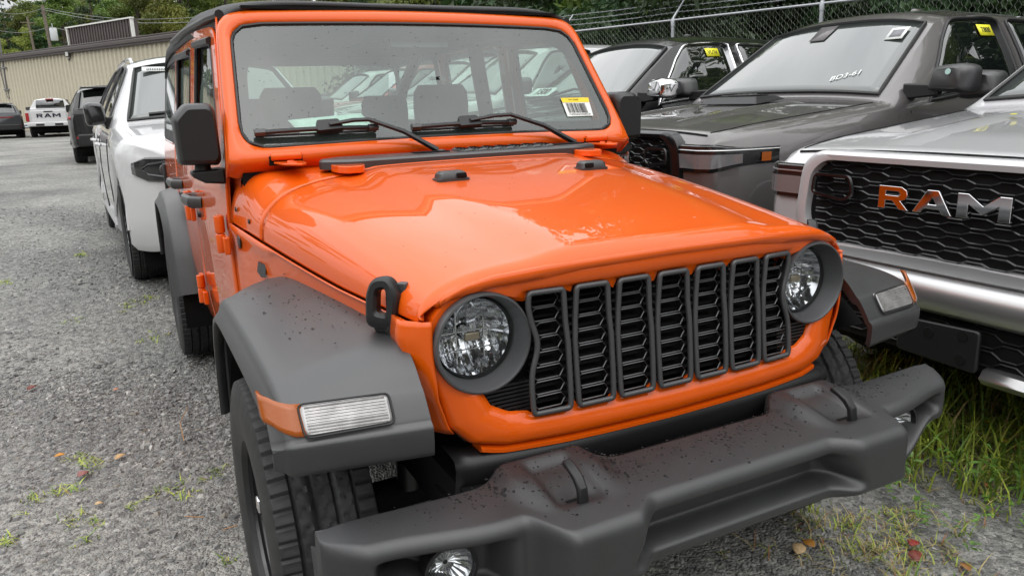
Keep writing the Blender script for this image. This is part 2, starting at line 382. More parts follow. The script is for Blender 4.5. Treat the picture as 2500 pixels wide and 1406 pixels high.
# rain drops on the glass
dm = MB()
def drop(mb, p, n, r, h=.45):
    n = Vector(n).normalized(); a = n.orthogonal().normalized(); b = n.cross(a); p = Vector(p)
    k = 6; ph = random.random()*6; e = random.uniform(.7, 1.4)
    V = [p+(a*math.cos(ph+6.283*i/k)*e+b*math.sin(ph+6.283*i/k)/e)*r for i in range(k)]+[p+(a*math.cos(ph+6.283*i/k)*e+b*math.sin(ph+6.283*i/k)/e)*r*.6+n*r*h*.8 for i in range(k)]+[p+n*r*h]
    F = [(i, (i+1) % k, (i+1) % k+k, i+k) for i in range(k)]+[(i+k, (i+1) % k+k, 2*k) for i in range(k)]
    mb.add(V, F)
WATER = mat('water_drop', (.006, .006, .007), rough=.18, spec=.25)
for _ in range(330):
    x = random.uniform(-.7, .7); t = random.uniform(.02, .5)
    drop(dm, wp(x, t, -.0055), WN, random.choice((.0008, .0011, .0014, .0019)))
tag(dm.build('rain_drops', WATER, wg), kind='stuff')
dm = MB()
for p, r_ in DROPQ: drop(dm, p, (0, -.1, 1), r_, .3)
tag(dm.build('hood_specks', WATER, hood), kind='stuff')
# windshield hinges (barrels in front of the frame)
for s in (-1, 1):
    h = MB().lathe([(0, -.050), (.011, -.050), (.0135, -.046), (.0135, -.001), (.0128, 0), (.0135, .001), (.0135, .046), (.011, .050), (0, .050)], (s*.614, .727, 1.306), 'x', 18)
    h = h.build('windshield_hinge', ORANGE, JEEP, smooth=30)
    MB().prism(rpoly([(s*.565, .72), (s*.66, .72), (s*.645, .62), (s*.60, .565), (s*.575, .60)], .012), 1.2835, 1.2905, 'xy').build('hinge_leaf', ORANGE, h, bevel=.002)
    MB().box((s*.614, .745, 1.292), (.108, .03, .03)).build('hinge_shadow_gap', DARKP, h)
    for yy in (.68, .63): MB().lathe([(0, .006), (.010, .006), (.012, 0)], (s*.61, yy, 1.289), 'z', 6).build('hinge_bolt', ORANGE, h)
    # hood hinge
    hh = MB(); hh.prism(rpoly([(s*.402, .60), (s*.502, .60), (s*.497, .525), (s*.475, .48), (s*.428, .48), (s*.406, .525)], .012), 1.256, 1.279, 'xy')
    hh.tube([(s*.412, .595, 1.283), (s*.492, .595, 1.283)], .009, 10)
    hh.build('hood_hinge', ORANGE, JEEP, bevel=.004, smooth=30)
    # rubber bump stop on the hood
    z0 = hood_pt(.21/hw(.2), .2)[2]
    st = MB(); rows = []
    for a, hgt, k in ((0, .0, 1.12), (0, .004, 1.12), (0, .004, 1.0), (.0, .018, .93), (0, .025, .72)):
        rows.append([(s*(.245+px*k), .20+py*k, z0+hgt-(.004 if hgt == 0 else 0)+.0*px) for px, py in rpoly([(-.046, -.026), (.046, -.026), (.046, .026), (-.046, .026)], .012, 4)])
    st.loft(rows, True, True); so = st.build('hood_bumper', PLASTIC, JEEP, smooth=35)
    MB().box((s*.222, .173, z0+.013), (.03, .012, .014)).build('bumper_notch', DARKP, so, bevel=.003)
# cowl vent strip with louvres
m = MB(); poly = [(-.53, .605), (-.43, .557), (.43, .557), (.53, .605), (.53, .645), (.45, .70), (-.45, .70), (-.53, .645)]
pr = rpoly(poly, .03, 4); m.loft([[(x, y, 1.262+.02*(y-.55)) for x, y in pr], [(x, y, 1.286+.02*(y-.55)) for x, y in pr], [(x*.985, .63+(y-.63)*.9, 1.293+.02*(y-.55)) for x, y in pr]], True, True)
vent = m.build('cowl_vent', PLASTIC, JEEP, smooth=35)
for k in range(7):
    x = -.03+k*.055
    lv = MB(); lv.loft([[(x+.002+.05*a, .60+.0*a, 1.2935), (x+.016+.05*a, .605, 1.302), (x+.040+.05*a, .605, 1.3025), (x+.046+.05*a, .60, 1.2935)] if not a else [(x-.014, .68, 1.297), (x+.0, .68, 1.3055), (x+.020, .68, 1.3055), (x+.028, .68, 1.297)] for a in (0, 1)], True, True)
    lv.build('vent_louvre', PLASTIC, vent, smooth=30, bevel=.003)
    for q in range(3): MB().box((x+.018-.006*q, .612+.02*q, 1.3045+.0005*q), (.020, .007, .003)).build('louvre_slot', DARKP, vent)
for x in (-.13, .43): MB().box((x, .655, 1.2965), (.13, .05, .004)).build('wiper_well', DARKP, vent, bevel=.0015)
# wipers: blade, clip, arm, pivot
for (a, b, c, d, pv) in (((-.695, .046), (-.285, .036), (-.452, .049), (-.315, .052), (-.092, -.082)), ((-.154, .028), (.262, .032), (.07, .036), (.239, .048), (.49, -.080))):
    bl = MB(); path = [wp(lerp(a[0], b[0], k/10), lerp(a[1], b[1], k/10), .018+.006*math.sin(math.pi*k/10)) for k in range(11)]
    bl.tube(path, .0115, 6, flat=.8); wb = bl.build('wiper', BLACKP, JEEP, smooth=25)
    MB().tube([wp(lerp(a[0], b[0], k/6), lerp(a[1], b[1], k/6)-.004, .004) for k in range(7)], .004, 4).build('wiper_rubber', RUBBER, wb)
    MB().loft([[wp(c[0]+dx, c[1]+dt, o_) for dx, dt in rpoly([(-.045, -.022), (.05, -.018), (.035, .024), (-.04, .022)], .008, 3)] for o_ in (.012, .034)], True, True).build('wiper_clip', BLACKP, wb, bevel=.004)
    for e in (a, b): MB().tube([wp(e[0]+(-.004 if e is a else -.03), e[1], .02), wp(e[0]+(.03 if e is a else .004), e[1], .02)], .0135, 6).build('wiper_end_cap', PLASTIC, wb)
    p0 = wp(pv[0], pv[1], .030); MB().tube([wp(c[0], c[1], .034), wp(lerp(c[0], d[0], .6), lerp(c[1], d[1], .6)+.004, .042), wp(d[0], d[1], .045), wp(lerp(d[0], pv[0], .5), lerp(d[1], pv[1], .5)+.006, .05), p0], [.010, .012, .012, .014, .017], 6, flat=.7).build('wiper_arm', BLACKP, wb, smooth=25)
    MB().lathe([(0, .03), (.014, .03), (.018, .024), (.018, 0)], (p0[0]+.01, p0[1]-.006, p0[2]-.028), 'z', 16).build('wiper_pivot', PLASTIC, wb)

# ---- grille panel
def ygr(x, z): return -.524-.095*max(0., 1.0-z) + .105*(abs(x)/.6)**3*1.0*.42
go = [(0, 1.128), (.16, 1.126), (.33, 1.124), (.455, 1.115), (.52, 1.099), (.565, 1.072), (.588, 1.040), (.594, .97), (.589, .875), (.567, .80), (.525, .758), (.455, .742), (.30, .737), (0, .733)]
gi = [(0, 1.070), (.038, 1.070), (.046, 1.052), (.066, 1.052), (.074, 1.070), (.149, 1.070), (.157, 1.052), (.177, 1.052), (.185, 1.070), (.261, 1.070), (.269, 1.052), (.288, 1.052), (.296, 1.070), (.368, 1.068), (.376, 1.052)]+[(.482+.1*math.cos(R(a)), .976+.1*math.sin(R(a))) for a in range(140, -90, -10)]+[(.488, .872), (.468, .832), (.43, .812), (.385, .806), (.376, .799), (.296, .797), (.288, .812), (.269, .812), (.261, .797), (.185, .797), (.177, .812), (.157, .812), (.149, .797), (.074, .797), (.066, .812), (.046, .812), (.038, .797), (0, .797)]
go = go+[(-x, z) for x, z in go[::-1][1:-1]]; gi = gi+[(-x, z) for x, z in gi[::-1][1:-1]]
NG = 720; GO = raypoly(go, (0, .93), NG); GI = raypoly(gi, (0, .93), NG); gs_ = [(0, 1.076), (.376, 1.072)]+[(.482+.106*math.cos(R(a)), .976+.106*math.sin(R(a))) for a in range(135, -85, -10)]+[(.492, .868), (.470, .826), (.43, .805), (.385, .795), (0, .789)]; gs_ = gs_+[(-x, z) for x, z in gs_[::-1][1:-1]]; GIS = raypoly(gs_, (0, .93), NG)
m = MB(); rows = []
for t, off in ((0, .018), (.03, .008), (.06, .003), (.16, -.003), (.5, -.004), (.80, -.004), (.92, .002), (.975, .010), (.995, .022), (1.0, .07)):
    rows.append([(x, ygr(x, z)+off, z) for x, z in mixp(GI if t < .05 else GIS, GO, t)])
m.loft(rows); gp = m.build('grille_panel', ORANGE, JEEP, smooth=50)
# lower lip of the panel
m = MB(); rows = []
for k in range(40):
    x = lerp(-.50, .50, k/39); zz = interp([(0, .733), (.30, .737), (.455, .742), (.5, .752)], abs(x)); yy = ygr(x, zz)
    rows.append([(x, yy+.06, zz-.004), (x, yy+.012, zz-.004), (x, yy+.004, zz-.008), (x, yy+.004, zz-.016), (x, yy+.012, zz-.02), (x, yy+.06, zz-.02)])
m.loft(rows, True, True); m.build('grille_lower_lip', ORANGE, JEEP, smooth=50)
# black core behind the slots
gc_ = [(0, 1.068), (.375, 1.066), (.385, 1.03), (.375, .95), (.39, .90), (.44, .872), (.488, .868), (.468, .832), (.43, .812), (.38, .803), (0, .800)]; gc_ = gc_+[(-x, z) for x, z in gc_[::-1][1:-1]]; GCc = raypoly(gc_, (0, .93), 200)
MB().loft([[(x, ygr(x, z)+.055, z) for x, z in mixp(GCc, [(0, .93)]*200, f)] for f in (-.02, .5, .98)]).build('grille_core', DARKP, JEEP)
for k in range(7):
    xc = (k-3)*.1115
    def half(z, side):
        f = (z-.795)/.281
        h = interp([(0, .0375), (.08, .0415), (.30, .0425), (.55, .0425), (.70, .0395), (.93, .036), (1, .033)], f)
        h += .0045
        if (k == 0 and side < 0) or (k == 6 and side > 0): h -= .020*math.exp(-((z-.955)/.048)**2)-.004*math.exp(-((z-1.05)/.03)**2)
        return h
    zs_ = [lerp(.803, 1.071, q/22) for q in range(23)]
    P = [(xc+half(z, 1), z) for z in zs_]+[(xc-half(z, -1), z) for z in zs_[::-1]]
    P = rpoly([P[0], *P[1:22], P[22], P[23], *P[24:45], P[45]], [.014]+[.003]*21+[.014, .014]+[.003]*21+[.014], 3)
    rg = MB().tube([(x, ygr(x, z)-.004, z) for x, z in P], .0068, 8, closed=True, upv=(0, 1, 0)).build('grille_ring', GUN, JEEP, smooth=60)
    inn = MB()
    for q in range(8):
        z = .8225+q*.0325; hl = half(z, -1)-.004; hr = half(z, 1)-.004; y_ = ygr(xc, z)+.008
        inn.tube([(xc-hl, y_+.004, z), (xc-hl+.013, y_, z+.0142), (xc+hr-.013, y_, z+.0142), (xc+hr, y_+.004, z), (xc+hr-.013, y_, z-.0142), (xc-hl+.013, y_, z-.0142)], .0017, 4, closed=True, upv=(0, 1, 0))
    inn.build('grille_mesh', GUN, rg, smooth=0)
    sl = MB()
    for q in range(15): sl.box((xc, ygr(xc, .82+q*.0175)+.036, .815+q*.0175), (.07, .02, .004))
    sl.build('radiator_slats', DARKP, rg)
    if k < 6:
        bb = MB()
        for q in range(14): bb.box((xc+.0557, ygr(xc, .81+q*.019)+.018, .812+q*.019), (.034, .012, .005))
        bb.build('slot_spacer', BLACKP, rg, smooth=0)
for s in (-1, 1):                                                   # ribbed corner below each headlight
    rb = MB()
    for q in range(8):
        z = .806+q*.0088; x1 = interp([(.80, .40), (.812, .43), (.832, .468), (.875, .488), (.90, .48)], z)
        rb.box((s*(x1+.372)/2, ygr(.42, z)+.032, z), (x1-.372, .018, .005))
    rb.build('corner_ribs', BLACKP, JEEP, smooth=0)
    # headlight: bezel, lens, reflector
    hc = Vector((s*.482, -.504, .976))
    HL = MB().lathe([(.098, .03), (.110, .012), (.1115, -.004), (.109, -.012), (.105, -.013), (.101, -.006), (.091, .045), (.086, .052), (.084, .06)], hc, 'y', 64).build('headlight', BEZEL, JEEP, smooth=45)
    MB().lathe([(.0905, .040), (.0885, .036), (.0865, .040), (.086, .055)], hc, 'y', 64).build('lamp_ring', BLACKP, HL)
    MB().lathe([(.0865, .045), (.084, .036), (.07, .029), (.05, .023), (.025, .0195), (.001, .0185)], hc, 'y', 48).build('lamp_lens', LENSGL, HL, smooth=180)
    rf_ = MB(); rows = []
    nseg = 96; nr = 16
    for i in range(nr+1):
        r = lerp(.0855, .016, i/nr); h = .047+.067*(1-(r/.0855)**2)**.8; row = []
        for k in range(nseg):
            a = 2*math.pi*k/nseg; px_, pz_ = r*math.cos(a), r*math.sin(a); dsp = 0
            if 0 < i < nr:
                if pz_ < -.006: dsp = .0055*abs(((px_*46) % 1)-.5)*2+.002*math.floor(px_*46 % 2)
                elif abs(px_) > .034: dsp = .004*abs(((pz_*50) % 1)-.5)*2
                else: dsp = .002*math.sin(px_*130)
            row.append((hc.x+px_, hc.y+h-dsp, hc.z+pz_))
        rows.append(row)
    rf_.loft(rows); rf_.build('lamp_reflector', REFL, HL, smooth=14)
    MB().lathe([(0, .058), (.011, .058), (.013, .062), (.013, .11)], hc, 'y', 16).build('bulb_shield', REFL, HL)
    MB().box((hc.x, hc.y+.055, hc.z), (.036, .006, .018)).build('bulb_plate', mat('plate_tan', (.35, .30, .22), .3, .6), HL, bevel=.003)
    for (dx, dz, lx, lz) in ((0, .012, .15, .002), (.03, -.02, .002, .11), (-.035, 0, .002, .12), (0, -.03, .14, .0015)):
        MB().box((hc.x+dx, hc.y+.062, hc.z+dz), (lx, .004, lz)).build('reflector_step', REFL, HL)
    dd = MB()
    for _ in range(40):
        a = random.uniform(3.3, 6.1); r = random.uniform(.094, .104); drop(dd, (hc.x+r*math.cos(a), hc.y+lerp(.04, -.003, (r-.094)/.01), hc.z+r*math.sin(a)), (-math.cos(a)*.6, -.8, -math.sin(a)*.6), random.uniform(.0008, .0018))
    tag(dd.build('lamp_rain_drops', WATER, HL), kind='stuff')
# black valance and crossmember under the grille
m = MB(); rows = []
for k in range(30):
    x = lerp(-.56, .56, k/29); b = .03*(abs(x)/.56)**4
    rows.append([(x, -.47+b, .735), (x, -.535+b, .725), (x, -.545+b, .70), (x, -.53+b, .64), (x, -.48+b, .60), (x, -.40+b, .60)])
m.loft(rows, False); m.build('lower_valance', BLACKP, JEEP, smooth=60, solid=.004)
MB().box((0, -.55, .60), (1.0, .10, .10)).build('frame_crossmember', DARKP, JEEP, bevel=.01)
MB().box((0, -.43, .76), (.74, .02, .50)).build('radiator_support', DARKP, JEEP)

# ---- wheel flares
def flare(path, xin, xcr, xout, sweep, s, inoff=.045, drop_=.062):
    """path: crease line (y,z); closed thick section swept along it"""
    P = smoothpoly(path, 3, False); n = len(P); rows = []
    for i in range(n):
        y, z = P[i]; a = P[max(0, i-1)]; b = P[min(n-1, i+1)]; dy, dz = b[0]-a[0], b[1]-a[1]; l = math.hypot(dy, dz) or 1
        ny, nz = dz/l*-1, dy/l
        if i == 0: sg = 1
        if ny*(y-sweep[2])+nz*(z-.4) < 0: ny, nz = -ny, -nz
        sw = sst(sweep[0], sweep[1], i/(n-1)); xi = xin(y, z); row = []
        io = inoff*(1-.97*sst(.50, .60, i/(n-1))) if sweep[0] < 1 else inoff
        prof = [(0, io), (.25, io*.93), (.5, io*.72), (.75, io*.40), (.9, io*.13)]
        q = [(lerp(xi, xcr, a), o) for a, o in prof]+[(xcr+.008, -.001), (xcr+.016, -.007), (xcr+.021, -.016), (xcr+.026, -.03), (xout, -drop_+.012), (xout, -drop_), (xout-.012, -drop_-.004), (xout-.03, -drop_+.004), (xcr-.03, -.03), (xi+.02, io-.04), (xi, io-.03)]
        od = 1-.55*sst(.54, .66, i/(n-1)) if sweep[0] < 1 else 1
        for x, o in q:
            if o < 0: o *= od
            yy = y+ny*o; zz = z+nz*o
            yy += sw*.045*((x-.63)/.26)
            row.append((s*x, yy, zz))
        rows.append(row)
    return MB().loft(rows, True, True)
FP = [(.64, .52), (.62, .62), (.575, .76), (.51, .865), (.42, .93), (.28, .948), (.05, .950), (-.18, .950), (-.36, .945), (-.465, .938), (-.530, .920), (-.545, .905), (-.571, .867), (-.574, .860), (-.583, .854), (-.587, .845), (-.585, .80), (-.580, .790)]
def drops_on(name, parent, pts, n, rmin, rmax):
    dd = MB()
    for _ in range(n):
        p, nn = pts(); drop(dd, p, nn, random.uniform(rmin, rmax)*random.choice((.6, .8, 1., 1.)))
    return tag(dd.build(name, WATER, parent), kind='stuff')
for s in (-1, 1):
    f = flare(FP, lambda y, z: max(.632, hw(y)-.002) if z > .9 else .70 if y > 0 else .632, .885, .928, (.40, .54, 0.), s).build('front_flare', PLASTIC, JEEP, smooth=50)
    # dark liner inside the arch
    ln = MB(); rows = []
    for k in range(26):
        a = lerp(-.25, 2.35, k/25); rows.append([(s*.55, .0+.50*math.cos(a), .40+.50*math.sin(a)), (s*.90, .0+.50*math.cos(a), .40+.50*math.sin(a))])
    ln.loft(rows, False); ln.build('wheel_liner', DARKP, JEEP)
    MB().prism([(.56, .50), (.64, .50), (.60, .70), (.52, .85), (.49, .80)], s*.70, s*.90, 'yz').build('liner_skirt', BLACKP, f, bevel=.006)
    for zz in (.56, .64, .72): MB().lathe([(0, .006), (.008, .006), (.008, 0)], (s*.90, .60-.28*(zz-.5), zz), 'x', 8, s).build('liner_clip', BLACKP, f)
    # marker lamp: clear front lens and amber corner
    def lp(x, z):
        return (s*x, lerp(-.571, -.545, (z-.867)/.038)+.045*((x-.63)/.26)-.006, z)
    lq = rpoly([(.705, .871), (.868, .868), (.872, .917), (.704, .916)], .010, 4)
    lc = (.79, .893)
    ml = MB().loft([[(x_, y_+.012, z_) for x_, y_, z_ in [lp(*p) for p in lq]], [lp(*p) for p in lq], [(x_, y_-.003, z_) for x_, y_, z_ in [lp(lerp(p[0], lc[0], .05), lerp(p[1], lc[1], .08)) for p in lq]]], True, True).build('marker_lamp', CLEARL, f, smooth=30)
    fl = MB()
    for q in range(9): 
        z = .8745+q*.0049; fl.tube([(p[0], p[1]-.0032, p[2]) for p in (lp(.712, z), lp(.862, z))], .0019, 6)
    fl.build('lens_flutes', CLEARL, ml, smooth=60)
    fr_ = MB().tube([(x_, y_-.001, z_) for x_, y_, z_ in [lp(*p) for p in rpoly([(.702, .868), (.870, .8645), (.873, .920), (.701, .919)], .012, 4)]], .0022, 6, closed=True, upv=(0, 1, 0)).build('lamp_gasket', BLACKP, ml)
    am = MB(); apr = [(.866, .007), (.885, .007), (.894, .005), (.904, -.001), (.913, -.008), (.921, -.015), (.935, -.026), (.938, -.042)]
    def ap(i, z):                                                   # wraps around the corner of the flare
        x, o = apr[i]; z = z+.012*(i/7)**2; return (s*x, lerp(-.571, -.545, (z-.867)/.038)+.045*((x-.63)/.26)-.83*o, z+.30*o+.022*(i/7)**1.5)
    am.loft([[ap(k, lerp(.866+.012*(k/7)**2, .919, q/5)) for q in range(6)] for k in range(8)], False); am.build('amber_corner', AMBER, ml, smooth=60, solid=.006)
    # fender vent behind the flare
    MB().loft([[(s*(hw(.56)+.004), .50, .955), (s*(hw(.56)+.016), .51, .955), (s*(hw(.56)+.016), .585, .96), (s*(hw(.56)+.004), .59, .96)], [(s*(hw(.5)+.004), .52, .992), (s*(hw(.56)+.010), .53, .994), (s*(hw(.56)+.010), .575, .994), (s*(hw(.6)+.004), .58, .994)]], True, True).build('fender_vent', BLACKP, JEEP, bevel=.004)
    def fpt(s=s):
        y = random.gauss(-.05, .20); a = random.uniform(0, .8); y = max(-.38, min(.42, y)); xi = max(.632, hw(y))
        x = lerp(xi, .885, a); o = .045*interp([(0, 1), (.25, .93), (.5, .72), (.75, .40), (1, .02)], a)
        return (s*x, y, .950+o+.0), (s*.12, 0, 1)
    drops_on('flare_rain_drops', f, fpt, 95, .0012, .0036)
    # rear flare
    RP = [(3.008-.60, .50), (3.008-.575, .60), (3.008-.53, .76), (3.008-.45, .89), (3.008-.33, .965), (3.008-.15, .990), (3.008+.15, .990), (3.008+.33, .965), (3.008+.45, .89), (3.008+.53, .76), (3.008+.60, .56)]
    flare(RP, lambda y, z: .815, .900, .948, (1.5, 2, 3.008), s, .02, .07).build('rear_flare', PLASTIC, JEEP, smooth=50)
    ln = MB(); rows = []
    for k in range(26):
        a = lerp(-.25, 3.35, k/25); rows.append([(s*.55, 3.008+.52*math.cos(a), .40+.53*math.sin(a)), (s*.90, 3.008+.52*math.cos(a), .40+.53*math.sin(a))])
    ln.loft(rows, False); ln.build('wheel_liner', DARKP, JEEP)

# ---- front bumper
def bump_plan(x):
    a = abs(x)
    yf = -.800-.042*sst(.245, .315, a)+.098*sst(.452, .515, a)
    yf += .048*sst(.54, .82, a)
    if a > .80: yf += .070*((a-.80)/.075)**1.6
    yr = -.612+.060*sst(.22, .30, a)-.035*sst(.47, .56, a)+.01*sst(.6, .85, a)
    zb = .545+.012*sst(.25, .32, a)-.042*sst(.455, .54, a)+.068*sst(.60, .76, a)
    return yf, yr, zb
def bump_front(x, z):
    a = abs(x); yf, yr, zb = bump_plan(x)
    win = 1-sst(.235+.05*sst(.66, .58, z), .305+.03*sst(.66, .58, z), a)       # centre recess
    y = yf+.060*win*sst(.668, .640, z)*sst(.572, .598, z)
    wp_ = sst(.525, .575, a)*(1-sst(.76, .805, a))                             # fog lamp pocket in the wing
    y += .075*wp_*sst(.668, .648, z)*sst(zb+.022, zb+.05, z)
    return y
NX = 240; rows = []
for i in range(NX):
    x = lerp(-.878, .878, i/(NX-1)); a = abs(x); yf, yr, zb = bump_plan(x)
    hump = sst(.255, .30, a)*(1-sst(.475, .52, a))
    row = [(x, yr+.03, .60), (x, yr+.004, .66)]
    endz = -.006*sst(.82, .878, a); rk = min(1, max(.1, (yr-yf)/.09)); rc = .026*rk
    def ztop(y):
        f = (y-yf)/(yr-yf); z = .694+.010*f+endz
        z += hump*.019*sst(.25, .75, f)
        dish = sst(.322, .345, a)*(1-sst(.425, .448, a)); z -= dish*.015*sst(.28, .45, f)*(1-sst(.80, .95, f))
        return z
    z1 = ztop(yr)
    for k in range(4):
        ph = math.pi/2*k/4; row.append((x, yr-.014*rk*math.sin(ph), z1-.014+.014*math.sin(ph) if False else z1-.012*(1-math.sin(ph))))
    for k in range(30):
        y = lerp(yr-.016*rk, yf+rc, k/29); row.append((x, y, ztop(y)))
    zt = ztop(yf+rc); yb = bump_front(x, zt-.03)
    for k in range(1, 8):
        ph = math.pi/2*k/8; row.append((x, yf+rc-rc*math.sin(ph), zt-.028*(1-math.cos(ph))))
    for k in range(34):
        z = lerp(zt-.030, zb+.014, k/33); row.append((x, bump_front(x, z), z))
    y0 = bump_front(x, zb+.014)
    row += [(x, y0+.004, zb+.006), (x, y0+.014, zb), (x, y0+.05, zb-.004), (x, y0+.09, zb-.01), (x, y0+.10, zb+.05)]
    rows.append(row)
m = MB().loft(rows, True, True); BUMP = m.build('front_bumper', BUMPM, JEEP, smooth=75)
def bpt():
    while True:
        x = random.choice((random.gauss(.05, .16), random.gauss(.05, .16), random.uniform(-.8, .8), random.gauss(-.27, .05), random.gauss(-.5, .08), random.gauss(.55, .08)))
        if abs(x) < .84: break
    yf, yr, zb = bump_plan(x); f = min(.97, max(.1, random.gauss(.66, .2))); a = abs(x)
    hump = sst(.235, .30, a)*(1-sst(.47, .535, a)); dish = sst(.322, .345, a)*(1-sst(.425, .448, a))
    z = .694+.01*f+hump*.019*sst(.25, .75, f)-dish*.015*sst(.28, .45, f)*(1-sst(.80, .95, f))
    return (x, lerp(yf, yr, f), z-.0004), (0, -.05, 1)
drops_on('bumper_rain_drops', BUMP, bpt, 850, .0014, .0044)
for s in (-1, 1):
    x = s*.385; y0 = -.742; hk = MB()
    path = [(x, y0+.010, .655), (x, y0+.002, .70), (x, y0+.006, .722), (x, y0+.02, .738), (x, y0+.042, .749), (x, y0+.066, .755)]
    rows = []
    for i, p in enumerate(path):
        a = path[max(0, i-1)]; b = path[min(5, i+1)]; d = Vector((0, b[1]-a[1], b[2]-a[2])).normalized(); nn = Vector((0, -d.z, d.y)); t = .008 if i < 4 else .0065; w_ = .0105
        rows.append([(x-w_, p[1]+nn.y*t, p[2]+nn.z*t), (x+w_, p[1]+nn.y*t, p[2]+nn.z*t), (x+w_, p[1]-nn.y*t, p[2]-nn.z*t), (x-w_, p[1]-nn.y*t, p[2]-nn.z*t)])
    h = hk.loft(rows, True, True).build('tow_hook', BLACKP, JEEP, bevel=.004, smooth=30)
    MB().box((x, -.728, .684), (.052, .045, .012)).build('hook_slot', DARKP, h)
    # fog lamp
    fc = (s*.650, -.679, .600)
    fg = MB().lathe([(.056, .02), (.056, -.012), (.050, -.014), (.048, .0)], fc, 'y', 40).build('fog_lamp', BLACKP, JEEP)
    MB().lathe([(.048, -.004), (.04, -.011), (.02, -.015), (.001, -.016)], fc, 'y', 32).build('fog_lens', LENSGL, fg, smooth=180)
    rw = [[(fc[0]+r*math.cos(6.2832*k/40), fc[1]+h_+(.002*(k % 2) if 0 < i < 4 else 0), fc[2]+r*math.sin(6.2832*k/40)) for k in range(40)] for i, (r, h_) in enumerate([(.048, -.001), (.042, .006), (.032, .014), (.02, .02), (.005, .022)])]
    MB().loft(rw).build('fog_reflector', REFL, fg, smooth=0)

# ---- body sides, doors
def Wb(y): return interp([(.82, .800), (1.0, .812), (1.4, .824), (2., .832), (3.8, .836)], y)
def S(y, z, s, off=0.):
    k = interp([(.35, -.045), (.5, -.025), (.7, -.004), (.9, .0), (1.1, .0), (1.2, -.004), (1.3, -.014), (1.8, -.078)], z)
    return (s*(Wb(y)+k+off), y, z)
def shell(poly, hole, c, s, name, m_, parent, nring=8, n=140, off=0., solid=.02):
    A = raypoly(poly, c, n); mb = MB()
    if hole:
        B = raypoly(hole, c, n); ts = [k/nring for k in range(nring+1)]
        mb.loft([[S(y, z, s, off-(.012 if t == 0 else 0)-(.006 if t >= 1 else 0)) for y, z in mixp(B, A, t)] for t in [0, .02]+ts[1:-1]+[.985, 1.]])
    else:
        mb.loft([[S(y, z, s, off-(.006 if t == 0 else 0)) for y, z in mixp(A, [c]*n, t)] for t in [0, .02]+[k/nring for k in range(1, nring)]+[.98]])
    return mb.build(name, m_, parent, smooth=50, solid=solid)
FD = rpoly([(.872, .46), (1.775, .46), (1.775, 1.785), (1.145, 1.752), (.895, 1.335), (.872, 1.28)], [.06, .03, .05, .09, .05, .02])
FWn = rpoly([(.985, 1.285), (1.665, 1.285), (1.685, 1.725), (1.215, 1.70), (1.005, 1.36)], [.03, .03, .05, .06, .05])
RD = rpoly([(1.783, .46), (2.33, .46), (2.42, .60), (2.55, .92), (2.72, 1.02), (2.74, 1.79), (1.783, 1.786)], [.03, .05, .1, .06, .05, .06, .04])
RWn = rpoly([(1.885, 1.285), (2.60, 1.285), (2.62, 1.73), (1.885, 1.725)], .05)
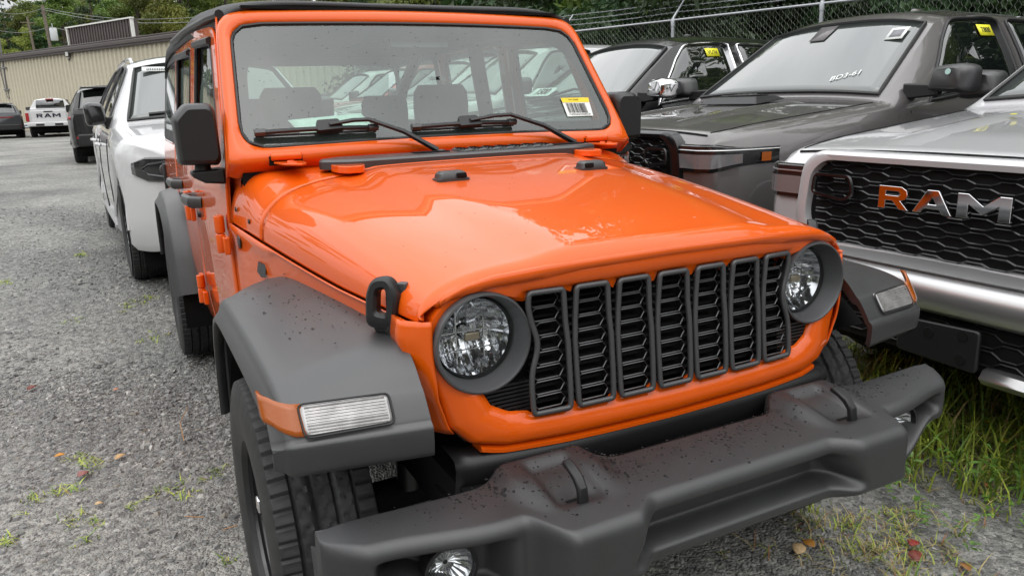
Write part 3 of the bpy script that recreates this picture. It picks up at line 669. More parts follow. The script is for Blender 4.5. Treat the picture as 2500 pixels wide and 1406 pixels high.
for s in (-1, 1):
    inner = MB(); inner.loft([[S(lerp(.80, 3.75, k/20), z, s, -.035) for z in (.45, .7, 1.0, 1.25)] for k in range(21)], False); inner.build('body_inner_side', mat('orange_jamb', (.45, .05, .003), .5), JEEP)
    for nm, poly, win, c, wc_ in (('front_door', FD, FWn, (1.38, 1.45), (1.38, 1.5)), ('rear_door', RD, RWn, (2.2, 1.48), (2.2, 1.5))):
        d = shell(poly, win, c, s, nm, ORANGE, JEEP)
        g = MB().loft([[S(y, z, s, -.014) for y, z in mixp(raypoly(win, c, 90), [c]*90, t)] for t in (-.03, .3, .7, .98)]).build('door_window', SIDEGL, d, smooth=180)
        B = raypoly(win, c, 90); MB().tube([S(y, z, s, -.004) for y, z in B], .009, 6, closed=True, upv=(1, 0, 0)).build('window_seal', BLACKP, g)
        # thick black guard along the top of the window
        y0, y1 = (1.20, 1.68) if nm == 'front_door' else (1.89, 2.61)
        MB().tube([S(lerp(y0, y1, k/8), 1.705+(.018 if nm == 'front_door' else .02)*k/8, s, .004) for k in range(9)], .016, 6, upv=(1, 0, 0)).build('window_visor', BLACKP, d)
        yh = 1.62 if nm == 'front_door' else 2.50
        hp = [S(yh-.095, 1.085, s, .0), S(yh-.085, 1.088, s, .040), S(yh-.02, 1.092, s, .052), S(yh+.05, 1.092, s, .052), S(yh+.085, 1.088, s, .035), S(yh+.09, 1.085, s, 0)]
        MB().tube(hp, [.020, .022, .019, .019, .02, .02], 8, flat=1.2).build('door_handle', PLASTIC, d, smooth=40)
        MB().lathe([(0, .012), (.012, .012), (.014, 0)], S(yh+.02, 1.02, s), 'x', 14, s).build('door_lock', BLACKP, d)
        yf_ = .865 if nm == 'front_door' else 1.782
        for zz in ((1.045, .66)):
            hg = MB(); p = S(yf_+.012, zz, s, .030); hg.tube([(p[0], p[1], zz-.065), (p[0], p[1], zz+.002)], .017, 10); hg.tube([(p[0], p[1], zz+.004), (p[0], p[1], zz+.065)], .017, 10)
            a_ = S(yf_+.05, zz, s, .010); b_ = S(yf_-.045, zz, s, .010)
            hg.box(((a_[0]+p[0])/2, yf_+.045, zz+.033), (.02, .07, .06)); hg.box(((b_[0]+p[0])/2, yf_-.03, zz-.033), (.02, .055, .06))
            hg.build('door_hinge', ORANGE, d, bevel=.004, smooth=30)
    shell(rpoly([(2.748, 1.0), (3.76, 1.0), (3.76, 1.27), (2.748, 1.27)], .03), None, (3.2, 1.14), s, 'quarter_panel', ORANGE, JEEP)
    shell(rpoly([(3.52, .55), (3.76, .55), (3.76, 1.02), (3.45, 1.02)], .03), None, (3.62, .8), s, 'rear_corner', ORANGE, JEEP)
    MB().loft([[S(lerp(.60, 2.42, k/14), z, s, o_) for z, o_ in ((.455, -.004), (.42, -.012), (.36, -.05))] for k in range(15)], False).build('rocker_panel', ORANGE, JEEP, smooth=50, solid=.01)
    # A pillar filler between frame and door
    MB().loft([[wp(s*lerp(.798, .736, t), lerp(-.05, .575, t), -.02) , wp(s*lerp(.80, .738, t), lerp(-.05, .575, t), -.09), S(lerp(.90, 1.16, t), lerp(1.25, 1.765, t), s, -.02)] for t in (0, .25, .5, .75, 1)], False).build('pillar_filler', ORANGE, JEEP, solid=.006)
    # mirror
    mc = Vector((s*(.868 if s < 0 else .850), .90, 1.383)); rows = []
    pr = rpoly([(-.072, -.102), (.06, -.110), (.072, -.09), (.068, .085), (.05, .108), (-.03, .108), (-.075, .062)], .013, 3)
    for dy, k in ((-.075, .76), (-.062, .88), (-.03, .94), (.03, .94), (.055, .91)): rows.append([(mc.x+s*-p*k, mc.y+dy, mc.z+q*k) for p, q in pr])
    mr = MB().loft(rows, True, True).build('side_mirror', MIRR, JEEP, smooth=40)
    MB().loft([[(mc.x+s*-p*.86, mc.y+.056, mc.z+q*.9) for p, q in pr], [(mc.x+s*-p*.86, mc.y+.058, mc.z+q*.9) for p, q in pr]], True, True).build('mirror_glass', CHROME, mr)
    MB().loft([[(s*.795, .86, 1.215), (s*.795, .97, 1.215), (s*.795, .97, 1.268), (s*.795, .86, 1.268)], [(s*.86, .865, 1.222), (s*.86, .955, 1.222), (s*.86, .955, 1.266), (s*.86, .865, 1.266)], [(s*.90, .875, 1.245), (s*.90, .945, 1.245), (s*.90, .945, 1.264), (s*.90, .875, 1.264)]], True, True).build('mirror_arm', BLACKP, mr, bevel=.008)
    MB().lathe([(.028, 0), (.025, .02)], (s*.86, .905, 1.262), 'z', 16).build('mirror_swivel', BLACKP, mr)
    # round badge and bolts on the cowl side
    bd = MB().lathe([(0, .004), (.024, .004), (.0275, .003), (.029, 0)], (s*(hw(.78)+.006), .775, 1.035), 'x', 28, s).build('side_badge', GUN, JEEP)
    for q in range(3): MB().box((s*(hw(.78)+.011), .775, 1.026+q*.009), (.002, .026-.006*abs(q-1), .003)).build('badge_mark', CHROME, bd)
    for yy, zz in ((.80, 1.135), (.66, 1.11)): MB().lathe([(0, .004), (.007, .004), (.0085, 0)], (s*(hw(yy)-.002), yy, zz), 'x', 12, s).build('cowl_plug', BLACKP, JEEP)

# ---- soft top, rear window, rear end
m = MB(); rows = []
for k in range(34):
    y = lerp(1.105, 3.62, k/33); f = k/33
    ze = interp([(1.105, 1.775), (1.2, 1.785), (1.5, 1.80), (2.0, 1.812), (3.0, 1.815), (3.45, 1.79), (3.62, 1.70)], y)
    zt = interp([(1.105, 1.832), (1.18, 1.850), (1.5, 1.892), (2.0, 1.918), (3.0, 1.912), (3.35, 1.88), (3.52, 1.82), (3.62, 1.74)], y)
    hwid = interp([(1.105, .708), (1.2, .722), (1.5, .738), (2., .752), (3.62, .765)], y); sag = .010*math.sin(f*math.pi*3.5)**2
    row = []
    for q in range(41):
        t = math.sin(math.pi/2*(-1+2*q/40)); a = abs(t)
        z = ze+(zt-ze)*max(0, 1-a**6.5)**.5-sag*(1-a*a)+.004*math.sin(y*9+t*4)*a
        row.append((hwid*t, y, z))
    row = [(-hwid-.012, y, ze-.05)]+row+[(hwid+.012, y, ze-.05)]
    rows.append(row)
m.loft(rows, False); top = m.build('soft_top', FABRIC, JEEP, smooth=60, solid=.012)
for s in (-1, 1):
    MB().tube([(s*interp([(1.13, .722), (1.3, .738), (2., .758), (2.75, .765)], lerp(1.13, 2.75, k/10)), lerp(1.13, 2.75, k/10), interp([(1.13, 1.79), (2, 1.808), (2.75, 1.81)], lerp(1.13, 2.75, k/10))) for k in range(11)], .017, 8).build('top_rail', BLACKP, top)
    # rear quarter: fabric with a clear panel
    q = [(2.75, 1.275), (3.74, 1.275), (3.60, 1.78), (2.75, 1.80)]; q2 = [(2.84, 1.34), (3.62, 1.34), (3.52, 1.71), (2.84, 1.72)]; c = (3.2, 1.53)
    A = raypoly(rpoly(q, .03), c, 60); B = raypoly(rpoly(q2, .05), c, 60)
    MB().loft([[S(y, z, s, -.004) for y, z in mixp(B, A, t)] for t in (0, .5, 1)]).build('quarter_fabric', FABRIC, top)
    MB().loft([[S(y, z, s, -.006) for y, z in mixp(B, [c]*60, t)] for t in (-.03, .5, .98)]).build('quarter_window', SIDEGL, top)
    tl = MB().box((s*.80, 3.775, .98), (.11, .05, .26)).build('tail_lamp', BLACKP, JEEP, bevel=.01); MB().box((s*.80, 3.805, .98), (.085, .012, .22)).build('tail_lens', REDL, tl, bevel=.005)
MB().loft([[(x, 3.66+(.09 if z < 1.4 else 0), z) for x in (-.74, 0, .74)] for z in (1.25, 1.78)], False).build('rear_window', SIDEGL, JEEP)
MB().box((0, 3.76, .90), (1.55, .04, .72)).build('tailgate', ORANGE, JEEP, bevel=.01)
MB().box((0, 2.3, .50), (1.45, 2.9, .12)).build('floor_pan', DARKP, JEEP)
MB().box((0, 3.86, .56), (1.62, .16, .18)).build('rear_bumper', BUMPM, JEEP, bevel=.03)
# firewall and dash
MB().box((0, .80, .95), (1.5, .04, .62)).build('firewall', DARKP, JEEP)
m = MB().loft([[(x, y, z) for y, z in ((.80, 1.285), (.92, 1.30), (1.05, 1.29), (1.12, 1.24), (1.13, .95), (.82, .95))] for x in (-.74, -.3, .3, .74)], True, True); m.build('dashboard', DASH, JEEP, bevel=.02)
def torus(mb, c, Rr, r, tilt, n=32):
    P = []
    for k in range(n):
        a = 2*math.pi*k/n; P.append((c[0]+Rr*math.cos(a), c[1]+Rr*math.sin(a)*math.sin(tilt), c[2]+Rr*math.sin(a)*math.cos(tilt)))
    return mb.tube(P, r, 8, closed=True, upv=(0, 1, .3))
st = torus(MB(), (.37, 1.22, 1.20), .185, .015, R(25)).build('steering_wheel', BLACKP, JEEP)
MB().box((.37, 1.215, 1.19), (.32, .03, .06)).build('steering_hub', BLACKP, st, bevel=.01)
def seat(x, y, wd, name, hr=True, zt=1.28):
    s_ = MB().loft([[(x+dx*wd/2, y+.05+.20*f+dy, .72+f*(zt-.72)) for dx, dy in ((-1, -.02), (-.85, -.05), (-.5, -.035), (.5, -.035), (.85, -.05), (1, -.02), (.9, .06), (-.9, .06))] if f < 1 else [(x+dx*wd*.36, y+.27+dy*.6, zt+.02) for dx, dy in ((-1, -.02), (-.85, -.05), (-.5, -.035), (.5, -.035), (.85, -.05), (1, -.02), (.9, .06), (-.9, .06))] for f in (0, .3, .6, .85, .96, 1)], True, True).build(name, SEATM, JEEP, smooth=60)
    MB().box((x, y-.18, .70), (wd, .5, .16)).build('seat_cushion', SEATM, s_, bevel=.04, bseg=3)
    if hr:
        rows = [[(x+p*k, y+.27+q*k, z) for p, q in rpoly([(-.14, -.05), (.14, -.05), (.14, .05), (-.14, .05)], .04, 4)] for z, k in ((zt+.005, .8), (zt+.03, .97), (zt+.13, 1.), (zt+.20, .97), (zt+.235, .8))]
        MB().loft(rows, True, True).build('headrest', SEATM, s_, smooth=60)
        for dx in (-.05, .05): MB().tube([(x+dx, y+.26, zt-.03), (x+dx, y+.27, zt+.03)], .007, 6).build('headrest_post', CHROME, s_)
for x in (-.37, .37): seat(x, 1.50, .50, 'front_seat', zt=1.31)
for x in (-.36, .36): seat(x, 2.38, .44, 'rear_seat', zt=1.27)
rb = MB()
for s in (-1, 1):
    rb.tube([(s*.60, 1.16, 1.74), (s*.62, 1.9, 1.765), (s*.64, 2.75, 1.77), (s*.66, 3.15, 1.55), (s*.68, 3.5, 1.2)], .038, 8)
    rb.tube([(s*.70, 1.90, 1.0), (s*.68, 1.9, 1.4), (s*.62, 1.9, 1.765)], .042, 8)
for y in (1.9, 2.75): rb.tube([(-.62, y, 1.765), (.62, y, 1.765)], .038, 8)
rb.build('roll_cage', BLACKP, JEEP, smooth=60)
MB().loft([[wp(x, t, -.03-.03*k) for x, t in rpoly([(-.12, .43), (.12, .43), (.12, .49), (-.12, .49)], .02, 4)] for k in (0, 1)], True, True).build('rear_view_mirror', BLACKP, JEEP)
MB().box((0, 1.45, 1.815), (1.3, .7, .01)).build('headliner', DARKP, JEEP)
# suspension bits seen under the flare
ax = MB().tube([(-.70, 0, .40), (.70, 0, .40)], .045, 10).build('front_axle', DARKP, JEEP)
for s in (-1, 1):
    MB().tube([(s*.53, -.08, .45), (s*.50, -.02, .85)], .03, 10).build('shock_absorber', BLACKP, ax)
    MB().lathe([(0, .008), (.011, .008), (.012, .003), (.02, .002), (.02, 0)], (s*.53, -.40, .64), 'y', 6, -1).build('bolt_head', STEEL, ax)
    MB().box((s*.50, .0, .60), (.10, 1.1, .12)).build('frame_rail', DARKP, JEEP)

# ---- wheels
def tyre_mesh(name, Rr=.40, W=.245, rim=.222, detail=True, tread=True):
    nt_, nl = (360, 41) if detail else (64, 13); V = []; F = []
    prof = []                                                       # sidewall to sidewall as (x, r)
    side = [(-.40, rim), (-.46, rim+.012), (-.50, rim+.05), (-.51, rim+.09), (-.50, Rr-.05), (-.475, Rr-.022)]
    cr_ = [(lerp(-.455, .455, q/(nl-1)), None) for q in range(nl)]
    P = [(a*W, r, 0) for a, r in side]+[(a*W, Rr-.010*abs(a/.46)**4, 1) for a, _ in cr_]+[(-a*W, r, 0) for a, r in side[::-1]]
    npf = len(P)
    for k in range(nt_):
        th = 2*math.pi*k/nt_
        for (x, r, tr) in P:
            rr = r
            if tr and tread:
                u = x/W
                g = min(abs(abs(u)-.10), abs(abs(u)-.27))
                d = .009*(1-sst(.008, .020, g))
                zz = (k+(2.5*math.sin(u*26) if abs(u) < .27 else 1.5*math.copysign(1, u))) % (5.0 if abs(u) > .27 else 6.0)
                if detail and zz < 1.0: d = max(d, .005 if abs(u) > .27 else .004)
                if detail and 2.5 <= zz < 3.1 and abs(u) < .42: d = max(d, .0022)
                rr = r-d
            elif detail and tread and .455 < abs(x/W) < .505 and r > Rr-.06: rr = r-(.003 if (k % 10) < 4 else 0)
            V.append((x, rr*math.cos(th), rr*math.sin(th)))
    for k in range(nt_):
        a = k*npf; b = ((k+1) % nt_)*npf
        for j in range(npf-1): F.append((a+j, a+j+1, b+j+1, b+j))
    mb = MB(); mb.v = V; mb.f = F; return mb
def wheel(parent, loc, s, rimm, proto=None, Rr=.40, W=.245, rim=.222, detail=True, spokes=7, name='wheel', steer=0):
    o = tyre_mesh(name, Rr, W, rim, detail).build(name, RUBBER, parent, smooth=35) if proto is None else proto.copy()
    if proto is not None: COL.objects.link(o); o.parent = parent
    o.location = loc; o.rotation_euler = (0, 0, steer)
    r = MB(); x0 = s*W*.40
    r.lathe([(rim+.006, W*.42), (rim+.004, W*.36), (rim-.012, W*.33), (rim-.02, W*.1), (rim-.03, -W*.3)], (0, 0, 0), 'x', 48, s)
    rr_ = r.build('rim', rimm, o, smooth=40)
    sp = MB()
    for k in range(spokes):
        a = 2*math.pi*k/spokes; ca, sa = math.cos(a), math.sin(a)
        def pt(rad, wdt, h): return (s*h, rad*ca-wdt*sa, rad*sa+wdt*ca)
        sp.loft([[pt(.05, -.03, W*.24), pt(.05, .03, W*.24), pt(.05, .03, W*.12), pt(.05, -.03, W*.12)], [pt(rim-.02, -.038, W*.31), pt(rim-.02, .038, W*.31), pt(rim-.02, .038, W*.18), pt(rim-.02, -.038, W*.18)]], True, True)
    sp.lathe([(0, W*.27), (.035, W*.27), (.06, W*.22), (.07, W*.10)], (0, 0, 0), 'x', 24, s)
    sp.build('spokes', rimm, o, smooth=30, bevel=.004)
    MB().lathe([(0, -W*.1), (rim-.03, -W*.1)], (0, 0, 0), 'x', 24, s).build('brake_disc', DARKP, o)
    return o
RIMB = mat('black_rim', (.012, .012, .013), rough=.3, spec=.6, coat=.5)
RIMS = mat('alloy_rim', (.45, .46, .48), rough=.25, metal=.9)
w0 = None
for (x, y, s) in ((-.805, 0, -1), (.805, 0, 1), (-.805, 3.008, -1), (.805, 3.008, 1)):
    o = wheel(JEEP, (x, y, .40), s, RIMB, w0, steer=R(0)); w0 = w0 or o
    if (x, y) == (-.805, 0): MB().box((-.118, -.15, .15), (.012, .03, .035)).build('wheel_weight', CHROME, o, bevel=.004)
# ================================================================== ground
def gravel_mat():
    m = bpy.data.materials.new('gravel'); m.use_nodes = True; t = m.node_tree; b = t.nodes['Principled BSDF']; Nn = t.nodes.new; Ln = t.links.new
    tcn = Nn('ShaderNodeTexCoord')
    v = Nn('ShaderNodeTexVoronoi'); v.inputs['Scale'].default_value = 42; Ln(tcn.outputs['Object'], v.inputs['Vector'])
    v2 = Nn('ShaderNodeTexVoronoi'); v2.inputs['Scale'].default_value = 95; Ln(tcn.outputs['Object'], v2.inputs['Vector'])
    n = Nn('ShaderNodeTexNoise'); n.inputs['Scale'].default_value = .35; n.inputs['Detail'].default_value = 8; n.inputs['Roughness'].default_value = .7; Ln(tcn.outputs['Object'], n.inputs[0])
    r = Nn('ShaderNodeValToRGB'); e = r.color_ramp.elements; e[0].position = .0; e[0].color = (.13, .13, .126, 1); e[1].position = 1; e[1].color = (.35, .345, .325, 1)
    sep = Nn('ShaderNodeSeparateColor'); Ln(v.outputs['Color'], sep.inputs[0]); Ln(sep.outputs[0], r.inputs[0])
    r3 = Nn('ShaderNodeValToRGB'); e = r3.color_ramp.elements; e[0].position = .36; e[0].color = (.52, .52, .53, 1); e[1].position = .62; e[1].color = (1.25, 1.24, 1.2, 1); Ln(n.outputs[0], r3.inputs[0])
    mx_ = Nn('ShaderNodeMixRGB'); mx_.blend_type = 'MULTIPLY'; mx_.inputs[0].default_value = 1; Ln(r.outputs[0], mx_.inputs[1]); Ln(r3.outputs[0], mx_.inputs[2])
    Ln(mx_.outputs[0], b.inputs['Base Color']); b.inputs['Roughness'].default_value = .7
    ad = Nn('ShaderNodeMath'); ad.operation = 'ADD'; Ln(v.outputs['Distance'], ad.inputs[0]); Ln(v2.outputs['Distance'], ad.inputs[1])
    bp = Nn('ShaderNodeBump'); bp.inputs['Strength'].default_value = .9; bp.inputs['Distance'].default_value = .012; bp.invert = True; Ln(ad.outputs[0], bp.inputs['Height']); Ln(bp.outputs[0], b.inputs['Normal'])
    return m
GRAV = gravel_mat()
def slope(y): return .10*sst(3.4, 5.4, y)+.06*sst(5.4, 9.5, y)
def ground_z(x, y):
    return slope(y)+.012*math.sin(x*1.3+.4)*math.sin(y*.9)+.01*math.sin(x*2.9+y*2.1)
m = MB(); xs = [-400, -150, -60, -30, -15]+list(np.arange(-8, 8.01, .4))+[15, 30, 60, 150, 400]; ys = [-300, -100, -40, -15]+list(np.arange(-4, 14.01, .4))+[25, 40, 70, 150, 400]
V = [(x, y, (ground_z(x, y)-.012) if abs(x) < 8 and -4 < y < 14 else slope(y)-.012) for x in xs for y in ys]
F = [(i*len(ys)+j, (i+1)*len(ys)+j, (i+1)*len(ys)+j+1, i*len(ys)+j+1) for i in range(len(xs)-1) for j in range(len(ys)-1)]
gr = MB().add(V, F).build('ground', GRAV, smooth=180); tag(gr, kind='structure')

def stones(name, pts, sizes, cols):
    """loose stones as one mesh, several grey materials"""
    n = len(pts); base = np.array([(1, 0, 0), (0, 1, 0), (-1, 0, 0), (0, -1, 0), (.45, .35, .8), (-.5, .1, .75), (.1, -.5, .7)], float)
    tri = np.array([(0, 1, 4), (1, 2, 5), (1, 5, 4), (2, 3, 5), (3, 0, 6), (0, 4, 6), (3, 6, 5), (4, 5, 6)])
    ang = RNG.uniform(0, 6.283, n); sx_ = sizes*RNG.uniform(.7, 1.45, n); sy_ = sizes*RNG.uniform(.45, .9, n); sz_ = sizes*RNG.uniform(.35, .75, n)
    B = base[None]*(1+RNG.uniform(-.28, .28, (n, 7, 3))); B = B*np.stack([sx_, sy_, sz_], 1)[:, None]
    c, s_ = np.cos(ang)[:, None], np.sin(ang)[:, None]
    X = B[:, :, 0]*c-B[:, :, 1]*s_; Y = B[:, :, 0]*s_+B[:, :, 1]*c; Z = B[:, :, 2]+B[:, :, 0]*RNG.uniform(-.35, .35, n)[:, None]
    P = np.stack([X, Y, Z], 2)+pts[:, None]
    me = bpy.data.meshes.new(name); me.from_pydata(P.reshape(-1, 3).tolist(), [], (tri[None]+7*np.arange(n)[:, None, None]).reshape(-1, 3).tolist())
    for c_ in cols: me.materials.append(c_)
    me.polygons.foreach_set('material_index', np.repeat(RNG.choice(len(cols), n, p=[.30, .27, .2, .13, .06, .04]), 8).astype(np.int32))
    o = bpy.data.objects.new(name, me); COL.objects.link(o); return o
SC = [mat('stone_%d' % i, c, .6, noise=.25, nscale=60) for i, c in enumerate([(.185, .185, .18), (.245, .242, .23), (.135, .136, .135), (.32, .315, .30), (.21, .195, .165), (.44, .43, .40)])]
def scatter(n, x0, x1, y0, y1, bias=1.0):
    x = RNG.uniform(x0, x1, n); y = y0+(y1-y0)*RNG.uniform(0, 1, n)**bias
    sl = np.array([slope(v) for v in y])
    return np.stack([x, y, sl+.012*np.sin(x*1.3+.4)*np.sin(y*.9)+.01*np.sin(x*2.9+y*2.1)-.012], 1)
A1 = scatter(34000, -2.2, -.45, -1.0, 3.0, 1.25); A2 = scatter(26000, -3.6, .9, 1.5, 11, 1.6); A3 = scatter(9000, -.5, 1.9, -1.5, .3)
PT = np.concatenate([A1, A2, A3]); SZ = np.concatenate([RNG.lognormal(-4.75, .42, len(A1)), RNG.lognormal(-4.45, .40, len(A2)), RNG.lognormal(-5.1, .4, len(A3))])
tag(stones('gravel_stones', PT, np.clip(SZ*.86, .003, .024), SC), 'loose crushed grey stones covering the lot', 'gravel', kind='stuff')

# ---- grass and weeds
GR = [mat('grass_green', (.14, .25, .028), .5, noise=.3, nscale=5), mat('grass_light', (.38, .46, .06), .5, noise=.3, nscale=5), mat('grass_dry', (.46, .37, .16), .6, noise=.3, nscale=5), mat('grass_red', (.28, .13, .06), .6)]
def blades(name, centres, label, per=14, h=(.05, .16), spread=.05, wdt=.003, pm=(.5, .3, .17, .03), flat=.5):
    V = []; F = []; MI = []
    for (cx, cy, sc_) in centres:
        for _ in range(int(per*random.uniform(.6, 1.4))):
            a = random.uniform(0, 6.283); rr = spread*math.sqrt(random.random())*sc_; bx, by = cx+rr*math.cos(a), cy+rr*math.sin(a)
            hh = random.uniform(*h)*sc_; ln = random.uniform(.2, 1.)*hh*flat*2; d = random.uniform(0, 6.283); dx, dy = math.cos(d), math.sin(d); w_ = wdt*random.uniform(.6, 1.4); px, py = -dy*w_, dx*w_
            o = len(V); z0 = ground_z(bx, by)-.014
            for k, (f, wf_) in enumerate(((0, 1), (.4, .9), (.75, .6))):
                lx, ly, lz = bx+dx*ln*f*f, by+dy*ln*f*f, z0+hh*(f-.25*f*f*flat)
                V += [(lx-px*wf_, ly-py*wf_, lz), (lx+px*wf_, ly+py*wf_, lz)]
            V.append((bx+dx*ln, by+dy*ln, z0+hh*(1-.35*flat))); F += [(o, o+1, o+3, o+2), (o+2, o+3, o+5, o+4), (o+4, o+5, o+6)]
            MI += [random.choices(range(4), pm)[0]]*3
    me = bpy.data.meshes.new(name); me.from_pydata(V, [], F)
    for c_ in GR: me.materials.append(c_)
    me.polygons.foreach_set('material_index', MI); o = bpy.data.objects.new(name, me); COL.objects.link(o)
    return tag(o, label, 'grass', kind='stuff')
cs = []
for _ in range(1500):
    y = random.uniform(-.9, 1.0); x = random.uniform(.8, 3.4)
    dens = sst(1.15, 2.0, x+.5*(y+.3))
    patch = .5+.5*math.sin(x*7+1.3)*math.sin(y*9+x*3)
    if random.random() < (dens*.75+.16)*patch**.8: cs.append((x, y, random.uniform(.5, 1.3)*(.45+.75*dens)))
blades('grass_strip', cs, 'green and dry grass growing in front of the silver truck', per=15, h=(.03, .15), spread=.08, wdt=.0028, pm=(.28, .46, .21, .05), flat=.75)
cs = [(random.uniform(1.5, 2.9), random.uniform(-.45, .5), random.uniform(.8, 1.5)) for _ in range(120)]
blades('tall_grass', cs, 'tall green grass under the bumper of the silver truck', per=9, h=(.12, .27), spread=.10, wdt=.0042, pm=(.40, .52, .08, 0), flat=.6)
cs = [(random.gauss(1.0, .16), random.gauss(-.42, .13), random.uniform(.35, 1.)) for _ in range(85)]
blades('dry_grass', cs, 'dry straw-coloured grass beside the right end of the black bumper', per=11, h=(.02, .075), spread=.06, wdt=.002, pm=(.15, .28, .45, .12), flat=.95)
cs = []
for (x, y, n_) in ((-1.45, 1.74, 6), (-1.39, 1.61, 5), (-1.47, 1.43, 6), (-1.58, 1.44, 3), (-1.05, 1.24, 7), (-1.24, 1.19, 3), (-1.44, 1.18, 4), (-1.34, 1.10, 4), (-1.43, 1.01, 2), (-1.66, 1.12, 6), (-.96, .61, 3), (-1.07, 3.55, 7), (-1.26, 4.34, 7), (-1.09, 4.46, 6), (-1.55, 6.45, 9), (-2.09, 5.55, 6), (-1.55, 4.11, 4), (-.94, 1.31, 3)):
    for _ in range(n_): cs.append((x+random.gauss(0, .022+.006*y), y+random.gauss(0, .022+.01*y), random.uniform(.6, 1.2)))
blades('gravel_weeds', cs, 'small pale green weed tufts sprouting through the gravel', per=9, h=(.015, .04), spread=.03, wdt=.0024, pm=(.28, .62, .10, 0), flat=1.)
# broad-leaved weeds in the grass
LEAFG = mat('weed_leaf', (.10, .20, .03), .45, noise=.3, nscale=8)
def leaf_quad(mb, p, d, ln, wd, rise, curl=.3):
    d = Vector(d).normalized(); sdv = Vector((-d.y, d.x, 0)); p = Vector(p)
    a = p; b = p+d*ln*.5+Vector((0, 0, rise*.6)); c = p+d*ln+Vector((0, 0, rise*(1-curl)))
    mb.add([a, b+sdv*wd, c, b-sdv*wd, b-Vector((0, 0, wd*.3))], [(0, 1, 4), (1, 2, 4), (2, 3, 4), (3, 0, 4)])
wm = MB()
for _ in range(120):
    x, y = random.uniform(1.1, 2.6), random.uniform(-.7, .5); hgt = random.uniform(.05, .22)
    for k in range(random.randint(4, 8)):
        a = random.uniform(0, 6.283); z = hgt*random.uniform(.3, 1.)
        leaf_quad(wm, (x, y, z), (math.cos(a), math.sin(a), 0), random.uniform(.02, .055), random.uniform(.004, .011), random.uniform(-.01, .03))
tag(wm.build('leafy_weeds', LEAFG, smooth=0), 'broad-leaved green weeds among the grass by the silver truck', 'weeds', kind='stuff')
FLY = mat('flower_yellow', (.80, .58, .01), .5)
for i, (x, y, z, lb) in enumerate(((1.98, -.16, .10, 'upper of two small yellow daisies standing in the roadside grass'), (1.86, -.30, .10, 'lower of two small yellow daisies standing in the roadside grass'))):
    f = empty('yellow_flower', (x, y, 0), 0, lb, 'flower', 'small yellow flowers')
    MB().tube([(0, 0, 0), (.005, .004, z*.6), (0, 0, z)], .0012, 5).build('stem', LEAFG, f)
    fm = MB()
    for k in range(11): a = k*.571; leaf_quad(fm, (0, 0, z), (math.cos(a), math.sin(a), 0), .012, .0032, .002)
    fm.build('petals', FLY, f, smooth=0)
# fallen leaves
def leaf(loc, rz, ln, col, label, tilt=.2):
    mb = MB(); n = 7; up_ = []; lo_ = []
    for k in range(n+1):
        t = k/n; wd = ln*.34*math.sin(math.pi*t**.85)**.8*(1+.12*(k % 2)); x = (t-.5)*ln; z = .004+.10*ln*math.sin(t*3)+tilt*ln*.1
        up_.append((x, wd, z+wd*tilt)); lo_.append((x, -wd, z+wd*tilt*.6))
    mb.loft([up_, [(u[0], 0, u[2]-.0015) for u in up_], lo_], False)
    o = mb.build('fallen_leaf', mat('leaf_%02d%02d' % (int(col[0]*99), int(col[1]*99)), col, .55, noise=.35, nscale=60), smooth=60, solid=.0008)
    o.location = (loc[0], loc[1], ground_z(*loc)+.004); o.rotation_euler = (random.uniform(-.15, .15), random.uniform(-.15, .15), rz)
    tag(o, label, 'leaf', 'fallen leaves on the lot')
for a in (((-1.70, 2.79), .6, .055, (.16, .035, .02), 'curled dark red fallen leaf on open gravel at far left'), ((-1.29, 2.51), .1, .03, (.55, .20, .12), 'small salmon fallen leaf on gravel level with the front flare'),
          ((-1.42, 1.54), .9, .06, (.28, .10, .085), 'dusky pink fallen leaf beside a weed tuft on the gravel'), ((-1.52, 1.79), .0, .045, (.62, .26, .02), 'golden yellow fallen leaf left of the weed tufts'),
          ((-1.36, 1.23), .2, .032, (.60, .42, .22), 'small round tan fallen leaf near the lower weed tufts'), ((-1.28, 1.63), .5, .05, (.52, .32, .14), 'slender tan fallen leaf on the gravel'),
          ((.70, -.34), .5, .06, (.60, .42, .18), 'large tan fallen leaf on dark gravel below the bumper'), ((.75, -.335), 1.6, .05, (.45, .20, .03), 'upright brown fallen leaf beside the tan one below the bumper'),
          ((1.05, -.50), .3, .05, (.32, .035, .025), 'bright red fallen leaf in the grass at lower right'), ((.99, -.55), .8, .06, (.22, .05, .035), 'dull red fallen leaf just below the bright red one'),
          ((1.07, -.66), 1.2, .045, (.30, .14, .04), 'brown fallen leaf at the bottom edge right'), ((1.65, -.37), 1., .03, (.6, .22, .1), 'small orange fallen leaf in the roadside grass')):
    leaf(*a)
TWIG = mat('dry_needle', (.40, .22, .10), .7)
for lb, P in (('bent brown pine needle pair on gravel left of the flare', [(-.97, 2.03, .012), (-1.02, 1.83, .014), (-1.02, 1.61, .012)]), ('short brown twig on gravel beside the front tyre', [(-.96, .74, .012), (-.91, .73, .02)]), ('straight tan twig on gravel left of the front tyre', [(-1.07, .90, .014), (-1.01, .86, .014)])):
    tag(MB().tube([(x, y, z+.004) for x, y, z in P], .0022, 5).build('twig', TWIG), lb, 'twig', 'twigs on the gravel')

